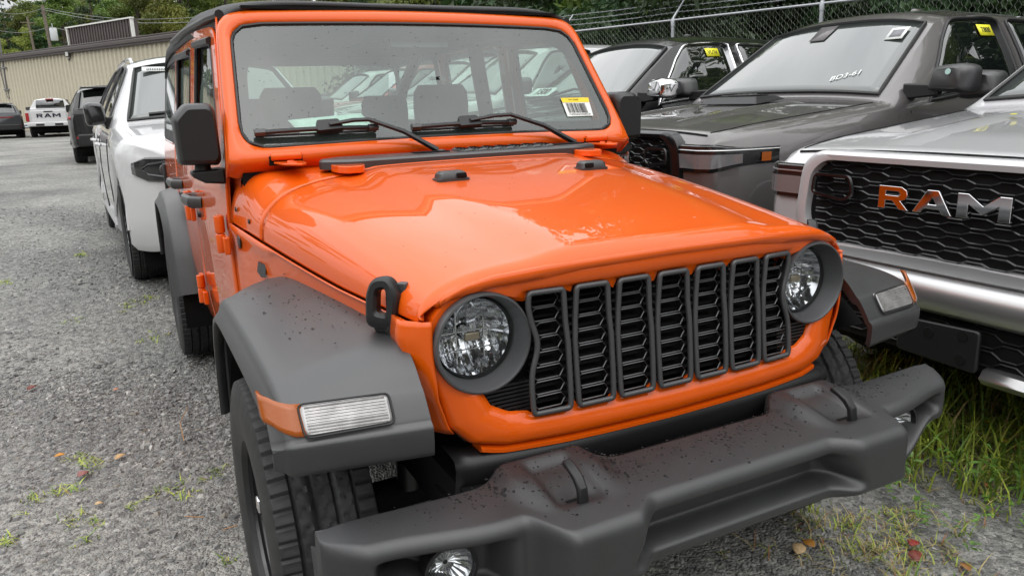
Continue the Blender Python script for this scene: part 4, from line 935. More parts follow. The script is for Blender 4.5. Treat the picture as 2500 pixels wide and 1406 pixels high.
# ================================================================== building, hill, poles
BEIGE = mat('beige_siding', (.56, .515, .40), .5, noise=.08, nscale=.4)
BROWN = mat('brown_trim', (.055, .042, .038), .45)
DBROWN = mat('brown_siding', (.075, .06, .056), .5)
WHT = mat('white_trim', (.75, .74, .70), .5)
WA = Vector((-14.2, 74.3, 0)); WBv = Vector((9.0, 28.2, 0)); wdir = (WBv-WA).normalized(); wn = Vector((-wdir.y, wdir.x, 0))
if wn.y > 0: wn = -wn
BL = empty('metal_building', WA, math.atan2(wdir.y, wdir.x), 'long beige metal-sided building with dark brown eave behind the lot', 'building')
LEN = (WBv-WA).length; HB = 5.0
# local frame: +x along the wall, -y towards the camera
pw = .46; pan = MB(); prof = [(0, 0), (.13, 0), (.19, -.09), (.29, -.09), (.35, 0), (.458, 0)]
pan.loft([[(x, y, z) for x, y in prof] for z in (.15, HB-.3)], False)
p0 = pan.build('wall_panel', BEIGE, BL, smooth=0); p0.location = (0, 0, 0)
for k in range(1, int(LEN/pw)):
    c = p0.copy(); COL.objects.link(c); c.parent = BL; c.location = (k*pw, 0, 0)
MB().box((LEN/2, .2, HB/2), (LEN, .3, HB-.02)).build('wall_core', DARKP, BL)
MB().box((LEN/2, -.10, HB-.14), (LEN, .34, .34)).build('eave_trim', BROWN, BL, bevel=.02)
MB().box((LEN/2, -.30, HB-.10), (LEN, .10, .18)).build('gutter', BROWN, BL, bevel=.02)
MB().box((LEN/2, -.04, .10), (LEN, .10, .3)).build('base_curb', mat('concrete', (.35, .34, .32), .8), BL)
MB().add([(0, -.2, HB+.03), (LEN, -.2, HB+.03), (LEN, 14, HB+1.0), (0, 14, HB+1.0)], [(0, 1, 2, 3)]).build('roof', BROWN, BL, solid=.1)
def wall_t(px_x, depth_guess=0):
    return px_x
def onwall(px, py):
    """point of the wall plane seen at a photo pixel -> (t along wall, z)"""
    d = fw*1854.4+r2*(px-1250)-u2*(py-703); C0 = Vector((-1.111, -1.892, 1.475))
    k = (WA-C0).dot(wn)/d.dot(wn); P = C0+d*k; return (P-WA).dot(wdir), P.z
t0, z0 = onwall(165, 108); t1, z1 = onwall(322, 95)
par = MB().box(((t0+t1)/2, .30, HB+.55), (t1-t0, .3, 1.15)).build('parapet_box', DBROWN, BL)
for k in range(int((t1-t0)/.3)): MB().box((t0+.15+k*.3, .13, HB+.55), (.06, .05, 1.1)).build('parapet_rib', DBROWN, BL)
MB().box(((t0+t1)/2, .12, HB+1.14), (t1-t0+.2, .2, .07)).build('parapet_cap', WHT, BL)
for t in (t0, t1): MB().box((t, .12, HB+.55), (.10, .16, 1.2)).build('parapet_edge', WHT, BL)
t, z = onwall(175, 133)
lf = MB().box((t, -.22, z), (.42, .12, .34)).build('wall_light', mat('fixture_bronze', (.03, .028, .025), .4), BL, bevel=.02)
MB().box((t, -.285, z), (.32, .02, .24)).build('light_lens', mat('lamp_face', (.55, .55, .5), .3), lf)
MB().tube([(t, -.1, z-.15), (t-.15, -.1, z-.35), (t-.45, -.06, z-.25), (t-.5, -.05, z-.1)], .03, 6).build('light_bracket', mat('fixture_bronze', (.03, .028, .025), .4), lf)
ta, za = onwall(8, 120); tb, zb_ = onwall(22, 222)
cd = MB().tube([(ta, -.12, za+.8), (tb, -.12, zb_)], .055, 8).build('conduit_pipe', mat('conduit_grey', (.16, .16, .165), .5), BL)
for f in (.45, .98): MB().box((lerp(ta, tb, f), -.14, lerp(za, zb_, f)), (.75, .08, .08)).build('conduit_strut', mat('conduit_grey', (.16, .16, .165), .5), BL)
MB().tube([(tb-.55, -.1, zb_+2.2), (tb-.5, -.1, zb_+1), (tb-.15, -.1, zb_-.45), (tb+.1, -.1, zb_-.5), (tb+.15, -.1, zb_)], .03, 6).build('conduit_loop', mat('conduit_grey', (.16, .16, .165), .5), BL)
# second grey building behind at the left edge
b2 = empty('grey_building', (-28, 92, 0), R(-24), 'pale grey flat-roofed building corner at the far left edge', 'building')
MB().box((0, 0, 3.6), (22, 8, 7.2)).build('wall', mat('pale_wall', (.42, .43, .44), .6), b2); MB().box((0, 0, 7.45), (22.5, 8.5, .5)).build('roof_edge', WHT, b2)
# hill
HILLM = mat('hill_grass', (.14, .19, .035), .85, noise=.5, nscale=.25, bump=.6, bscale=6, dirt=(.20, .20, .05))
def hz(x, y):
    d = (Vector((x, y, 0))-WA).dot(-wn)                              # distance behind the wall
    return -.1+7.6*sst(12, 34, d)+.27*max(0, d-40)*(1 if d < 120 else 120/d)+.5*math.sin(x*.13)*sst(20, 40, d)
hm = MB(); hm.grid(lambda a, b: (lerp(-110, 90, a), lerp(24, 190, b), hz(lerp(-110, 90, a), lerp(24, 190, b))), 60, 60)
tag(hm.build('hillside', HILLM, smooth=180), kind='structure')
WOODP = mat('pole_wood', (.16, .13, .105), .8, noise=.3, nscale=4)
def at(px, py, y):
    d = fw*1854.4+r2*(px-1250)-u2*(py-703); C0 = Vector((-1.111, -1.892, 1.475)); k = (y-C0.y)/d.y; return C0+d*k
PL = []
for (pt_, pb, y, lb) in (((103, 14), (126, 122), 86, 'nearer leaning utility pole with grey transformer above the building roof'), ((66, 42), (80, 98), 120, 'farther small utility pole on the grassy hill at left')):
    T = at(*pt_, y); Bt = at(*pb, y); u = empty('utility_pole', (Bt.x, Bt.y, Bt.z-3), 0, lb, 'pole', 'utility poles')
    dx = T.x-Bt.x; hgt = T.z-Bt.z+3
    MB().tube([(-dx*.35, 0, -1), (dx, 0, hgt)], [.19, .13], 10).build('pole', WOODP, u)
    MB().box((dx*.9, 0, hgt-.7), (1.8 if y > 100 else .5, .12, .12)).build('crossarm', WOODP, u)
    if y < 100:
        tr_ = MB().lathe([(0, 1.2), (.25, 1.2), (.33, 1.1), (.33, .1), (.28, 0), (0, 0)], (dx*.75+.52, -.1, hgt-3.2), 'z', 20).build('transformer', mat('transformer_grey', (.55, .57, .58), .5), u)
        MB().tube([(dx*.75+.5, -.1, hgt-2.), (dx*.75+.5, -.1, hgt-1.6)], .05, 6).build('bushing', STEEL, u)
    PL.append(T)
WIRE = mat('wire_grey', (.20, .21, .20), .5)
for i, (pa, pb, y0, y1, lb) in enumerate((((-40, 21), (103, 22), 86, 86, 'upper wire left of the near utility pole'), ((103, 20), (470, 44), 86, 70, 'topmost wire from near pole across the tree line'), ((103, 24), (470, 55), 86, 60, 'second wire from near pole across the tree line'), ((-40, 66), (118, 68), 86, 86, 'lower wire left of the near utility pole'), ((118, 66), (440, 82), 86, 70, 'lowest wire from near pole towards the orange vehicle'))):
    a, b = at(*pa, y0), at(*pb, y1); tag(MB().tube([a.lerp(b, k/8)-Vector((0, 0, .5*math.sin(math.pi*k/8))) for k in range(9)], .022, 4).build('overhead_wire', WIRE), lb, 'wire', 'overhead wires')
# guard rail
gl_ = empty('guard_rail', (-6.4, 52, 0), R(-20), 'galvanised guard rail between the grey and white vehicles at far left', 'guard rail')
MB().loft([[(x, y, z) for y, z in ((0, .48), (-.06, .54), (-.06, .58), (0, .62), (-.06, .67), (-.06, .72), (0, .78))] for x in (-4, 4)], False).build('rail_beam', STEEL, gl_, solid=.01)
for x in (-3.5, -1.5, .5, 2.5): MB().box((x, .1, .38), (.15, .15, .76)).build('rail_post', WOODP, gl_)

# ================================================================== chain link fence with barbed wire
F0 = Vector((10.97, 1.73, 0)); fd = Vector((-.25, .968, 0)).normalized(); HF = 2.85; BAY = 2.98
FE = empty('chain_link_fence', F0, math.atan2(fd.y, fd.x), 'galvanised chain link fence topped with three barbed wires behind the trucks', 'fence')
pic = MB(); dd_ = .057
nrow = int(2.75/dd_); npk = int(BAY/dd_)
for k in range(npk):
    P = []
    for q in range(nrow+1):
        P.append((k*dd_+(dd_*.56 if (q+k) % 2 else -.03*dd_), .004*(1 if q % 2 else -1), HF-2.74+q*dd_))
    P.append((P[-1][0]+.015, .0, P[-1][2]+.03))
    pic.tube(P, .0026, 3, caps=False)
mesh0 = None
for k in range(-5, 8):
    x = k*BAY
    po = MB().tube([(x, 0, -.2), (x, 0, HF-.03)], .037, 12).build('post', STEEL, FE, smooth=60) if k == -5 else po0.copy()
    if k == -5: po0 = po; x0 = x
    else: COL.objects.link(po); po.parent = FE; po.location = (x-x0, 0, 0)
    cap = MB().lathe([(.045, -.12), (.047, -.02), (.03, .03), (0, .035)], (x, 0, HF-.02), 'z', 12).build('post_cap', STEEL, FE, smooth=40)
    MB().tube([(x, 0, HF), (x, -.34, HF+.36)], [.028, .016], 8).build('wire_arm', STEEL, FE)
    if mesh0 is None: mesh0 = pic.build('chain_mesh', mat('mesh_wire', (.36, .38, .35), .45, .6), FE, smooth=0); mesh0.location = (x, 0, 0)
    else: c = mesh0.copy(); COL.objects.link(c); c.parent = FE; c.location = (x, 0, 0)
MB().tube([(-5*BAY, 0, HF-.03), (8*BAY, 0, HF-.03)], .021, 10).build('top_rail', STEEL, FE, smooth=60)
for q in range(3):
    f = .35+.32*q; bw = MB()
    for k in range(-5, 8):
        P = [(k*BAY+BAY*j/12, -.34*f-.006*math.sin(j*2), HF+.36*f-.022*math.sin(math.pi*j/12)) for j in range(13)]
        bw.tube(P, .0045, 4, caps=False)
        for j in range(1, 24):
            x = k*BAY+BAY*j/24; z = HF+.36*f-.022*math.sin(math.pi*j/24); bw.tube([(x-.012, -.34*f-.01, z-.022), (x+.012, -.34*f+.01, z+.022)], .0028, 3); bw.tube([(x+.012, -.34*f-.01, z-.02), (x-.012, -.34*f+.01, z+.02)], .0028, 3)
    bw.build('barbed_wire', STEEL, FE, smooth=0)

# ================================================================== trees
def foliage(name, c1, c2, rough=.55, ns=.6):
    m = bpy.data.materials.new(name); m.use_nodes = True; t = m.node_tree; b = t.nodes['Principled BSDF']; Nn = t.nodes.new; Ln = t.links.new
    tcn = Nn('ShaderNodeTexCoord'); n = Nn('ShaderNodeTexNoise'); n.inputs['Scale'].default_value = ns; n.inputs['Detail'].default_value = 3; Ln(tcn.outputs['Object'], n.inputs[0])
    oi = Nn('ShaderNodeObjectInfo'); r = Nn('ShaderNodeValToRGB'); e = r.color_ramp.elements; e[0].position = .32; e[0].color = (*c1, 1); e[1].position = .68; e[1].color = (*c2, 1); Ln(n.outputs[0], r.inputs[0])
    h = Nn('ShaderNodeHueSaturation'); mr = Nn('ShaderNodeMapRange'); mr.inputs['To Min'].default_value = .47; mr.inputs['To Max'].default_value = .525; Ln(oi.outputs['Random'], mr.inputs[0]); Ln(mr.outputs[0], h.inputs['Hue'])
    mr2 = Nn('ShaderNodeMapRange'); mr2.inputs['To Min'].default_value = .75; mr2.inputs['To Max'].default_value = 1.35; Ln(oi.outputs['Random'], mr2.inputs[0]); Ln(mr2.outputs[0], h.inputs['Value'])
    Ln(r.outputs[0], h.inputs['Color']); Ln(h.outputs[0], b.inputs['Base Color']); b.inputs['Roughness'].default_value = rough
    b.inputs['Subsurface Weight'].default_value = 0
    tl = Nn('ShaderNodeBsdfTranslucent'); Ln(h.outputs[0], tl.inputs[0]); ms = Nn('ShaderNodeMixShader'); ms.inputs[0].default_value = .3
    out = t.nodes['Material Output']; Ln(b.outputs[0], ms.inputs[1]); Ln(tl.outputs[0], ms.inputs[2]); Ln(ms.outputs[0], out.inputs[0]); return m
FOL = [foliage('foliage_broadleaf', (.07, .115, .018), (.18, .23, .045)), foliage('foliage_pine', (.017, .043, .013), (.05, .092, .026)), foliage('foliage_light', (.15, .20, .028), (.29, .34, .07))]
BARK = mat('bark', (.075, .06, .05), .9, noise=.35, nscale=6)
def leafcloud(name, cl, n, size, m_, up_bias=.3):
    """cl: list of (centre, radii) clumps; n leaf faces spread through them"""
    wts = np.array([c[1][0]*c[1][1] for c in cl]); idx = RNG.choice(len(cl), n, p=wts/wts.sum())
    C_ = np.array([c[0] for c in cl])[idx]; Rd = np.array([c[1] for c in cl])[idx]
    d = RNG.normal(size=(n, 3)); d /= np.linalg.norm(d, axis=1)[:, None]; rad = RNG.uniform(.35, 1.08, n)[:, None]**.6
    P = C_+d*Rd*rad
    nn = d*.6+RNG.normal(size=(n, 3))*.6+np.array([0, 0, up_bias]); nn /= np.linalg.norm(nn, axis=1)[:, None]
    a = np.cross(nn, RNG.normal(size=(n, 3))); a /= np.linalg.norm(a, axis=1)[:, None]; b = np.cross(nn, a)
    s_ = size*RNG.uniform(.6, 1.4, n)[:, None]
    Q = np.stack([P-a*s_, P-b*s_*.45+nn*s_*.12, P+a*s_, P+b*s_*.45+nn*s_*.12], 1)
    me = bpy.data.meshes.new(name); me.from_pydata(Q.reshape(-1, 3).tolist(), [], np.arange(n*4).reshape(-1, 4).tolist()); me.materials.append(m_); return me
def broadleaf(h, wd, n, size, m_, seed):
    rnd = random.Random(seed); cl = []
    for _ in range(26):
        z = rnd.uniform(.28, .97)*h; rr = wd*(1-((z/h-.55)/.62)**2)**.5 if abs(z/h-.55) < .62 else .2
        a = rnd.uniform(0, 6.283); q = rr*rnd.uniform(.25, .85); r0 = wd*rnd.uniform(.22, .42); cl.append(((q*math.cos(a), q*math.sin(a), z), (r0, r0, r0*.72)))
    tr_ = MB(); tr_.tube([(0, 0, -.5), (.05*h*.1, 0, h*.3), (0, .02*h, h*.75)], [h*.022, h*.016, h*.005], 8)
    for c in cl[:12]: tr_.tube([(0, 0, c[0][2]*.55), (c[0][0]*.5, c[0][1]*.5, c[0][2]*.8), c[0]], [h*.008, h*.005, h*.002], 5)
    return leafcloud('crown', cl, n, size, m_), tr_
def conifer(h, wd, n, size, m_, seed):
    rnd = random.Random(seed); cl = []
    for k in range(15):
        z = lerp(.10, .97, k/14)*h; rr = wd*(1-z/h)**.8+.15
        for q in range(max(3, int(8*(1-z/h))+2)):
            a = rnd.uniform(0, 6.283); d_ = rr*rnd.uniform(.45, .95); cl.append(((d_*math.cos(a), d_*math.sin(a), z-.12*d_), (rr*.34+.1, rr*.34+.1, .22*rr*.6+.14)))
    tr_ = MB(); tr_.tube([(0, 0, -.5), (0, 0, h)], [h*.016, h*.002], 8)
    return leafcloud('crown', cl, n, size, m_, .5), tr_
PROTO = []
for i, (kind, h, wd, n, sz, mi) in enumerate((('b', 11, 4.0, 9000, .17, 0), ('b', 9, 3.6, 8000, .16, 2), ('c', 13, 3.4, 10000, .17, 1), ('c', 10, 2.9, 9000, .16, 1), ('b', 12, 3.2, 8500, .16, 0), ('b', 4.2, 2.3, 7000, .10, 1))):
    me, tr_ = (broadleaf if kind == 'b' else conifer)(h, wd, n, sz, FOL[mi], 11+i)
    PROTO.append((me, tr_))
TRM = []
def tree(k, x, y, z, sc_, rz, label, name):
    e = empty(name, (x, y, z), rz, label, 'tree', 'trees round the lot'); e.scale = (sc_, sc_, sc_*random.uniform(.92, 1.1))
    c = bpy.data.objects.new('crown', PROTO[k][0]); COL.objects.link(c); c.parent = e
    if k not in TRK: TRK[k] = PROTO[k][1].build('trunk', BARK, e, smooth=60)
    else: t = TRK[k].copy(); COL.objects.link(t); t.parent = e
    return e
TRK = {}
KN = {0: ('broadleaf_tree', 'dark green broadleaf tree'), 1: ('young_tree', 'yellow-green broadleaf tree'), 2: ('pine_tree', 'dark tall pine tree'), 3: ('pine_tree', 'dark shorter pine tree'), 4: ('broadleaf_tree', 'slim olive-green broadleaf tree'), 5: ('shrub', 'dense green shrub')}
ORD = ['first', 'second', 'third', 'fourth', 'fifth', 'sixth', 'seventh', 'eighth', 'ninth', 'tenth', 'eleventh', 'twelfth', 'thirteenth', 'fourteenth', 'fifteenth', 'sixteenth', 'seventeenth', 'eighteenth', 'nineteenth', 'twentieth', 'twenty-first', 'twenty-second', 'twenty-third', 'twenty-fourth', 'twenty-fifth', 'twenty-sixth']
# on the hill behind the building, by photo column
HT = [(2, 20, 132, .9), (4, 45, 138, .85), (1, -10, 128, .75), (2, 235, 96, 1.05), (1, 62, 128, .78), (3, 200, 98, 1.0), (0, 300, 100, .85), (1, 325, 88, .62), (4, 350, 96, .95), (0, 385, 92, .95), (1, 420, 90, .9), (0, 455, 96, 1.05), (4, 160, 122, .95), (2, 125, 128, 1.0), (0, 95, 134, .9), (4, 280, 126, 1.1), (2, 500, 100, .9), (0, 560, 92, .86), (1, 640, 84, .74), (4, 720, 84, .72), (0, 800, 80, .72), (2, 900, 76, .66)]
for i, (k, px, y, sc_) in enumerate(HT):
    P = at(px, 110, y); tree(k, P.x, y, hz(P.x, y)-.3, sc_, random.uniform(0, 6), '%s on the hill, %s in the row behind the building' % (KN[k][1], ORD[i]), KN[k][0])
# beyond the fence
FT = [(0, 1000, 30, 1.20), (2, 1120, 27, 1.12), (0, 1230, 26, 1.08), (4, 1330, 24, 1.05), (3, 1410, 20, 1.12), (0, 1500, 18, 1.08), (3, 1590, 16.5, 1.20), (2, 1690, 17, 1.08), (0, 1780, 14, 1.05), (3, 1880, 13.5, 1.20), (2, 1990, 14, 1.20), (0, 2090, 11.5, 1.08), (3, 2200, 11, 1.20), (2, 2320, 11, 1.27), (0, 2440, 9, 1.08), (3, 2580, 8.5, 1.20), (2, 2750, 7.5, 1.35)]
for i, (k, px, y, sc_) in enumerate(FT):
    P = at(px, 60, y); P.x += 1.2
    tree(k, P.x, P.y, -.2, sc_, random.uniform(0, 6), '%s beyond the fence, %s from the left' % (KN[k][1], ORD[i]), KN[k][0])
for i in range(16):
    f = i*2.1-9; P = F0+fd*f+Vector((2.2+.7*(i % 3), .4, 0)); tree(5, P.x, P.y, -.3, random.uniform(.85, 1.15), random.uniform(0, 6), '%s directly behind the chain link fence, %s from the right' % (KN[5][1], ORD[i]), KN[5][0])
for i in range(9):                                                 # second, taller row
    f = i*4.6-16; P = F0+fd*f+Vector((8.5+1.5*(i % 2), 1, 0)); tree((2, 0, 3)[i % 3], P.x, P.y, 0, random.uniform(1.5, 1.9), random.uniform(0, 6), 'tall %s in the back row beyond the fence, %s from the right' % (KN[(2, 0, 3)[i % 3]][1], ORD[i]), KN[(2, 0, 3)[i % 3]][0])

# the wood that closes the ridge behind the single trees
cl = [((x+random.uniform(-2, 2), y, hz(x, y)+random.uniform(1.5, 8+max(0, -x-2)*.55)), (random.uniform(2.4, 4), random.uniform(2.4, 4), random.uniform(2.2, 3.6))) for x in np.arange(-95, 60, 2.6) for y in (146, 154)]
me = leafcloud('far_wood', cl, 85000, .42, FOL[0]); fo_ = bpy.data.objects.new('far_wood', me); COL.objects.link(fo_); tag(fo_, 'distant wood closing the ridge of the hill', 'wood', kind='stuff')

# unseen wood behind and left of the viewer, added to darken the reflected horizon
cl = [((x+random.uniform(-1.5, 1.5), -19+random.uniform(-2, 2), random.uniform(.5, 8.5)), (random.uniform(1.8, 3), random.uniform(1.8, 3), random.uniform(1.8, 3))) for x in np.arange(-34, 40, 1.5) for _ in range(2)]
cl += [((-33+random.uniform(-2, 2), y+random.uniform(-1.5, 1.5), random.uniform(.5, 8.5)), (random.uniform(1.8, 3), random.uniform(1.8, 3), random.uniform(1.8, 3))) for y in np.arange(-18, 40, 1.5) for _ in range(2)]
me = leafcloud('unseen_wood', cl, 45000, .30, FOL[0]); fo_ = bpy.data.objects.new('unseen_wood', me); COL.objects.link(fo_); tag(fo_, 'unseen wood added along the open side of the lot', 'wood', kind='stuff')
# ================================================================== the other parked vehicles
SILVER = flake('silver_paint', (.62, .62, .635), .22, .30, .10); GREY = flake('grey_paint', (.15, .14, .138), .4, .35, .25); BLACKC = mat('black_paint', (.006, .006, .007), .3, coat=.7, spec=.3)
WHITEP = mat('white_paint', (.60, .60, .605), .35, coat=1., coatr=.03); REDP = mat('red_paint', (.38, .015, .015), .35, coat=1.); DGREY = flake('dark_grey_paint', (.05, .055, .06), .5, .35, .3)
GLOSSB = mat('gloss_black', (.006, .006, .007), .22, coat=.2)
SATIN = mat('satin_silver', (.55, .55, .55), .32, metal=.85)
LAMPD = mat('lamp_dark', (.014, .014, .015), .12, coat=.5); LAMPC = mat('lamp_clear', (.26, .26, .27), .05, metal=.35, coat=1.)
class Car:
    def __init__(s, name, label, P, paint, loc, rz, group='vehicles parked on the lot', cat='truck'):
        s.P = P; s.paint = paint; s.root = empty(name, loc, rz, label, cat, group); s.body()
    def t(s, k, X): return interp(s.P[k], X)
    def arch(s, X, base):
        z = base
        for w in s.P['wheels']:
            d = abs(X-w)
            if d < s.P['ra']: z = max(z, s.P['wr']+.02+math.sqrt(s.P['ra']**2-d*d)*1.0)
        return z
    def sec(s, X):
        hw_ = s.t('hw', X); zb = s.arch(X, s.t('zb', X)); bl = s.t('belt', X); tp = s.t('top', X); ty = s.t('ty', X); tz = min(s.t('tz', X), tp-.015)
        fl = .018*max([math.exp(-((abs(X-w)-s.P['ra'])/.06)**2) for w in s.P['wheels']]+[0])
        pts = [(hw_-.05+fl, zb), (hw_-.012+fl, zb+.05), (hw_, lerp(zb, bl, .35)), (hw_+.004, lerp(zb, bl, .6)), (hw_-.006, lerp(zb, bl, .82)), (hw_-.020, lerp(zb, bl, .93)), (hw_-.045, bl)]
        y0, z0 = hw_-.045, bl
        for f in (.15, .35, .55, .75, .92): pts.append((lerp(y0, ty, f)+.02*math.sin(f*math.pi), lerp(z0, tz, f)))
        cr = s.P.get('crown', .3)
        for f in (0, .06, .14, .25, .4, .6, .8, 1.): pts.append((ty*(1-f), tz+(tp-tz)*(1-(1-f)**2.6)))
        return pts
    def body(s):
        P = s.P; X = [0]; L_ = P['L']
        st = sorted(set([round(v, 3) for v in np.arange(0, L_+.001, .08)]+[round(w+P['ra']*math.cos(a), 3) for w in P['wheels'] for a in np.linspace(0, math.pi, 19)]+P.get('extra', [])))
        rows = []
        for x in st:
            h = s.sec(x); rows.append([(x, -y, z) for y, z in h]+[(x, y, z) for y, z in h[::-1][1:]])
        b = MB().loft(rows, False); n = len(rows[0]); o = 0
        b.f.append(tuple(range(n))); b.f.append(tuple(len(rows)*n-1-k for k in range(n)))
        s.bodyo = b.build('body', s.paint, s.root, smooth=42)
        MB().box((L_/2+.15, 0, .42), (L_-1.1, s.t('hw', L_/2)*1.72, .30)).build('underbody', DARKP, s.root)
        for w in P['wheels']: MB().box((w, 0, P['wr']+.2), (P['ra']*1.96, s.t('hw', w)*1.80, .85)).build('wheel_well', DARKP, s.root)
        pr = P.get('proto')
        for w in P['wheels']:
            for sd_ in (-1, 1):
                e = empty('wheel', (w, sd_*(s.t('hw', w)-P['tw']/2-.015), P['wr']), math.pi/2); e.parent = s.root
                key = (P['wr'], P['tw'], P['rim'])
                if key not in WP: WP[key] = tyre_mesh('tyre', P['wr'], P['tw'], P['rim'], P.get('detail', False)).build('tyre', RUBBER, e, smooth=35)
                else: c = WP[key].copy(); COL.objects.link(c); c.parent = e
                r = MB(); W_ = P['tw']; rim = P['rim']; sg = sd_
                r.lathe([(rim+.006, W_*.42), (rim-.010, W_*.36), (rim-.02, W_*.1), (rim-.03, -W_*.3)], (0, 0, 0), 'x', 32, sg)
                for k in range(P.get('spokes', 6)):
                    a = 6.2832*k/P.get('spokes', 6); ca, sa = math.cos(a), math.sin(a)
                    def pt(rad, wd, hh): return (sg*hh, rad*ca-wd*sa, rad*sa+wd*ca)
                    r.loft([[pt(.03, -.03, W_*.30), pt(.03, .03, W_*.30), pt(.03, .03, W_*.15), pt(.03, -.03, W_*.15)], [pt(rim-.015, -.028, W_*.36), pt(rim-.015, .028, W_*.36), pt(rim-.015, .028, W_*.2), pt(rim-.015, -.028, W_*.2)]], True, True)
                r.lathe([(0, W_*.32), (.05, W_*.31), (.065, W_*.2)], (0, 0, 0), 'x', 16, sg)
                r.build('rim', P['rimm'], e, smooth=35)
                MB().lathe([(0, -W_*.12), (rim-.03, -W_*.12)], (0, 0, 0), 'x', 20, sg).build('brake_disc', DARKP, e)
    def sidept(s, X, f, sd_, off=.004):
        h = s.sec(X); hs_ = h[6:13]; t_ = f*6; i = min(5, int(t_)); u = t_-i; y = lerp(hs_[i][0], hs_[i+1][0], u); z = lerp(hs_[i][1], hs_[i+1][1], u); return (X, sd_*(y+off), z+off*.3)
    def flank(s, X, z, sd_, off=.004):
        h = s.sec(X)[:7]; return (X, sd_*(float(np.interp(z, [p[1] for p in h], [p[0] for p in h]))+off), z)
    def toppt(s, X, v, off=.004):
        h = s.sec(X)[12:]; ty = h[0][0]; y = ty*v; z = float(np.interp(-abs(y), [-p[0] for p in h], [p[1] for p in h])); return (X-off*.5, y, z+off)
    def window(s, poly, sd_, name='side_window', m_=None, trim=None):
        """poly in (X, f)"""
        c = (sum(p[0] for p in poly)/len(poly), sum(p[1] for p in poly)/len(poly)); A = raypoly(rpoly(poly, .05, 4), c, 48)
        g = MB().loft([[s.sidept(x, f, sd_, .006) for x, f in mixp(A, [c]*48, t)] for t in (0, .25, .5, .75, .97)]).build(name, m_ or TINT, s.root, smooth=60, solid=.01)
        MB().tube([s.sidept(x, f, sd_, .006) for x, f in A], .012 if not trim else .014, 6, closed=True, upv=(0, 1, 0)).build('window_trim', trim or BLACKP, g, smooth=60)
        return g
    def windshield(s, x0, x1, v0=.94, v1=.90, m_=None, name='windshield'):
        g = MB().loft([[s.toppt(lerp(x0, x1, a/10), lerp(-1, 1, b/16)*lerp(v0, v1, a/10), .006) for b in range(17)] for a in range(11)], False).build(name, m_ or WSHIELD, s.root, smooth=60, solid=.01)
        ed = [s.toppt(lerp(x0, x1, a/10), -lerp(v0, v1, a/10), .008) for a in range(11)]+[s.toppt(x1, lerp(-v1, v1, b/16), .008) for b in range(1, 17)]+[s.toppt(lerp(x1, x0, a/10), lerp(v1, v0, a/10), .008) for a in range(1, 11)]+[s.toppt(x0, lerp(v0, -v0, b/16), .008) for b in range(1, 16)]
        MB().tube(ed, .012, 5, closed=True).build('windshield_seal', BLACKP, g)
        return g
    def line(s, pts, name='shut_line', r=.004, m_=None, parent=None):
        return MB().tube(pts, r, 4, caps=False).build(name, m_ or DARKP, parent or s.bodyo)
    def mirror(s, X, z, sd_, m_, arm=.20, hh=.12, wd=.2):
        y0 = s.t('hw', X)-.06; yc = y0+arm
        pr = rpoly([(-wd*.5, -hh*.8), (wd*.5, -hh), (wd*.55, hh*.7), (wd*.3, hh), (-wd*.35, hh*.9)], .04, 3)
        e = MB().loft([[(X+dx, sd_*(yc+p*k), z+q*k) for p, q in pr] for dx, k in ((-.10, .70), (-.07, .93), (.0, 1.), (.05, .97))], True, True).build('side_mirror', m_, s.root, smooth=50)
        MB().loft([[(X-.04, sd_*(y0-.05), z-.12), (X+.04, sd_*(y0-.05), z-.12), (X+.04, sd_*(y0-.05), z-.02), (X-.04, sd_*(y0-.05), z-.02)], [(X-.03, sd_*(yc-wd*.3), z-.10), (X+.03, sd_*(yc-wd*.3), z-.10), (X+.03, sd_*(yc-wd*.3), z-.03), (X-.03, sd_*(yc-wd*.3), z-.03)]], True, True).build('mirror_arm', BLACKP, e, bevel=.01)
        return e
    def handle(s, X, sd_, z, m_):
        p = s.flank(X, z, sd_, 0); q = s.flank(X+.2, z, sd_, 0)
        return MB().tube([p, (X+.03, p[1]+sd_*.035, z+.01), (X+.1, p[1]+sd_*.042, z+.012), (X+.17, q[1]+sd_*.035, z+.01), q], .016, 6).build('door_handle', m_, s.root)
WP = {}
PICK = dict(L=5.85, wheels=[1.0, 4.64], wr=.41, tw=.275, rim=.25, ra=.49, rimm=RIMS, spokes=6,
    hw=[(0, .86), (.06, .93), (.2, .985), (.5, 1.015), (1.5, 1.025), (5.5, 1.025), (5.85, 1.0)], zb=[(0, .62), (.3, .50), (1.6, .42), (4, .42), (5.2, .55), (5.85, .60)],
    belt=[(0, 1.06), (.06, 1.11), (.3, 1.15), (1.45, 1.27), (2.2, 1.32), (4, 1.34), (4.05, 1.36), (5.85, 1.36)],
    top=[(0, 1.10), (.04, 1.165), (.10, 1.20), (.4, 1.255), (1.0, 1.315), (1.42, 1.345), (1.46, 1.36), (2.16, 1.89), (2.3, 1.945), (2.7, 1.975), (3.4, 1.97), (3.85, 1.94), (3.95, 1.90), (4.07, 1.40), (4.1, 1.375), (5.85, 1.375)],
    tz=[(0, 1.09), (.10, 1.18), (.4, 1.22), (1.42, 1.315), (1.46, 1.33), (2.16, 1.82), (2.3, 1.87), (2.7, 1.89), (3.85, 1.86), (3.95, 1.82), (4.07, 1.39), (5.85, 1.365)],
    ty=[(0, .80), (.2, .86), (1.42, .90), (1.46, .89), (2.16, .72), (2.5, .70), (3.85, .70), (3.95, .72), (4.07, .93), (5.85, .93)], extra=[.02, .04, .06, .1, 1.42, 1.44, 1.46, 2.16, 2.2, 2.24, 2.3, 3.95, 3.99, 4.03, 4.07, 4.1])
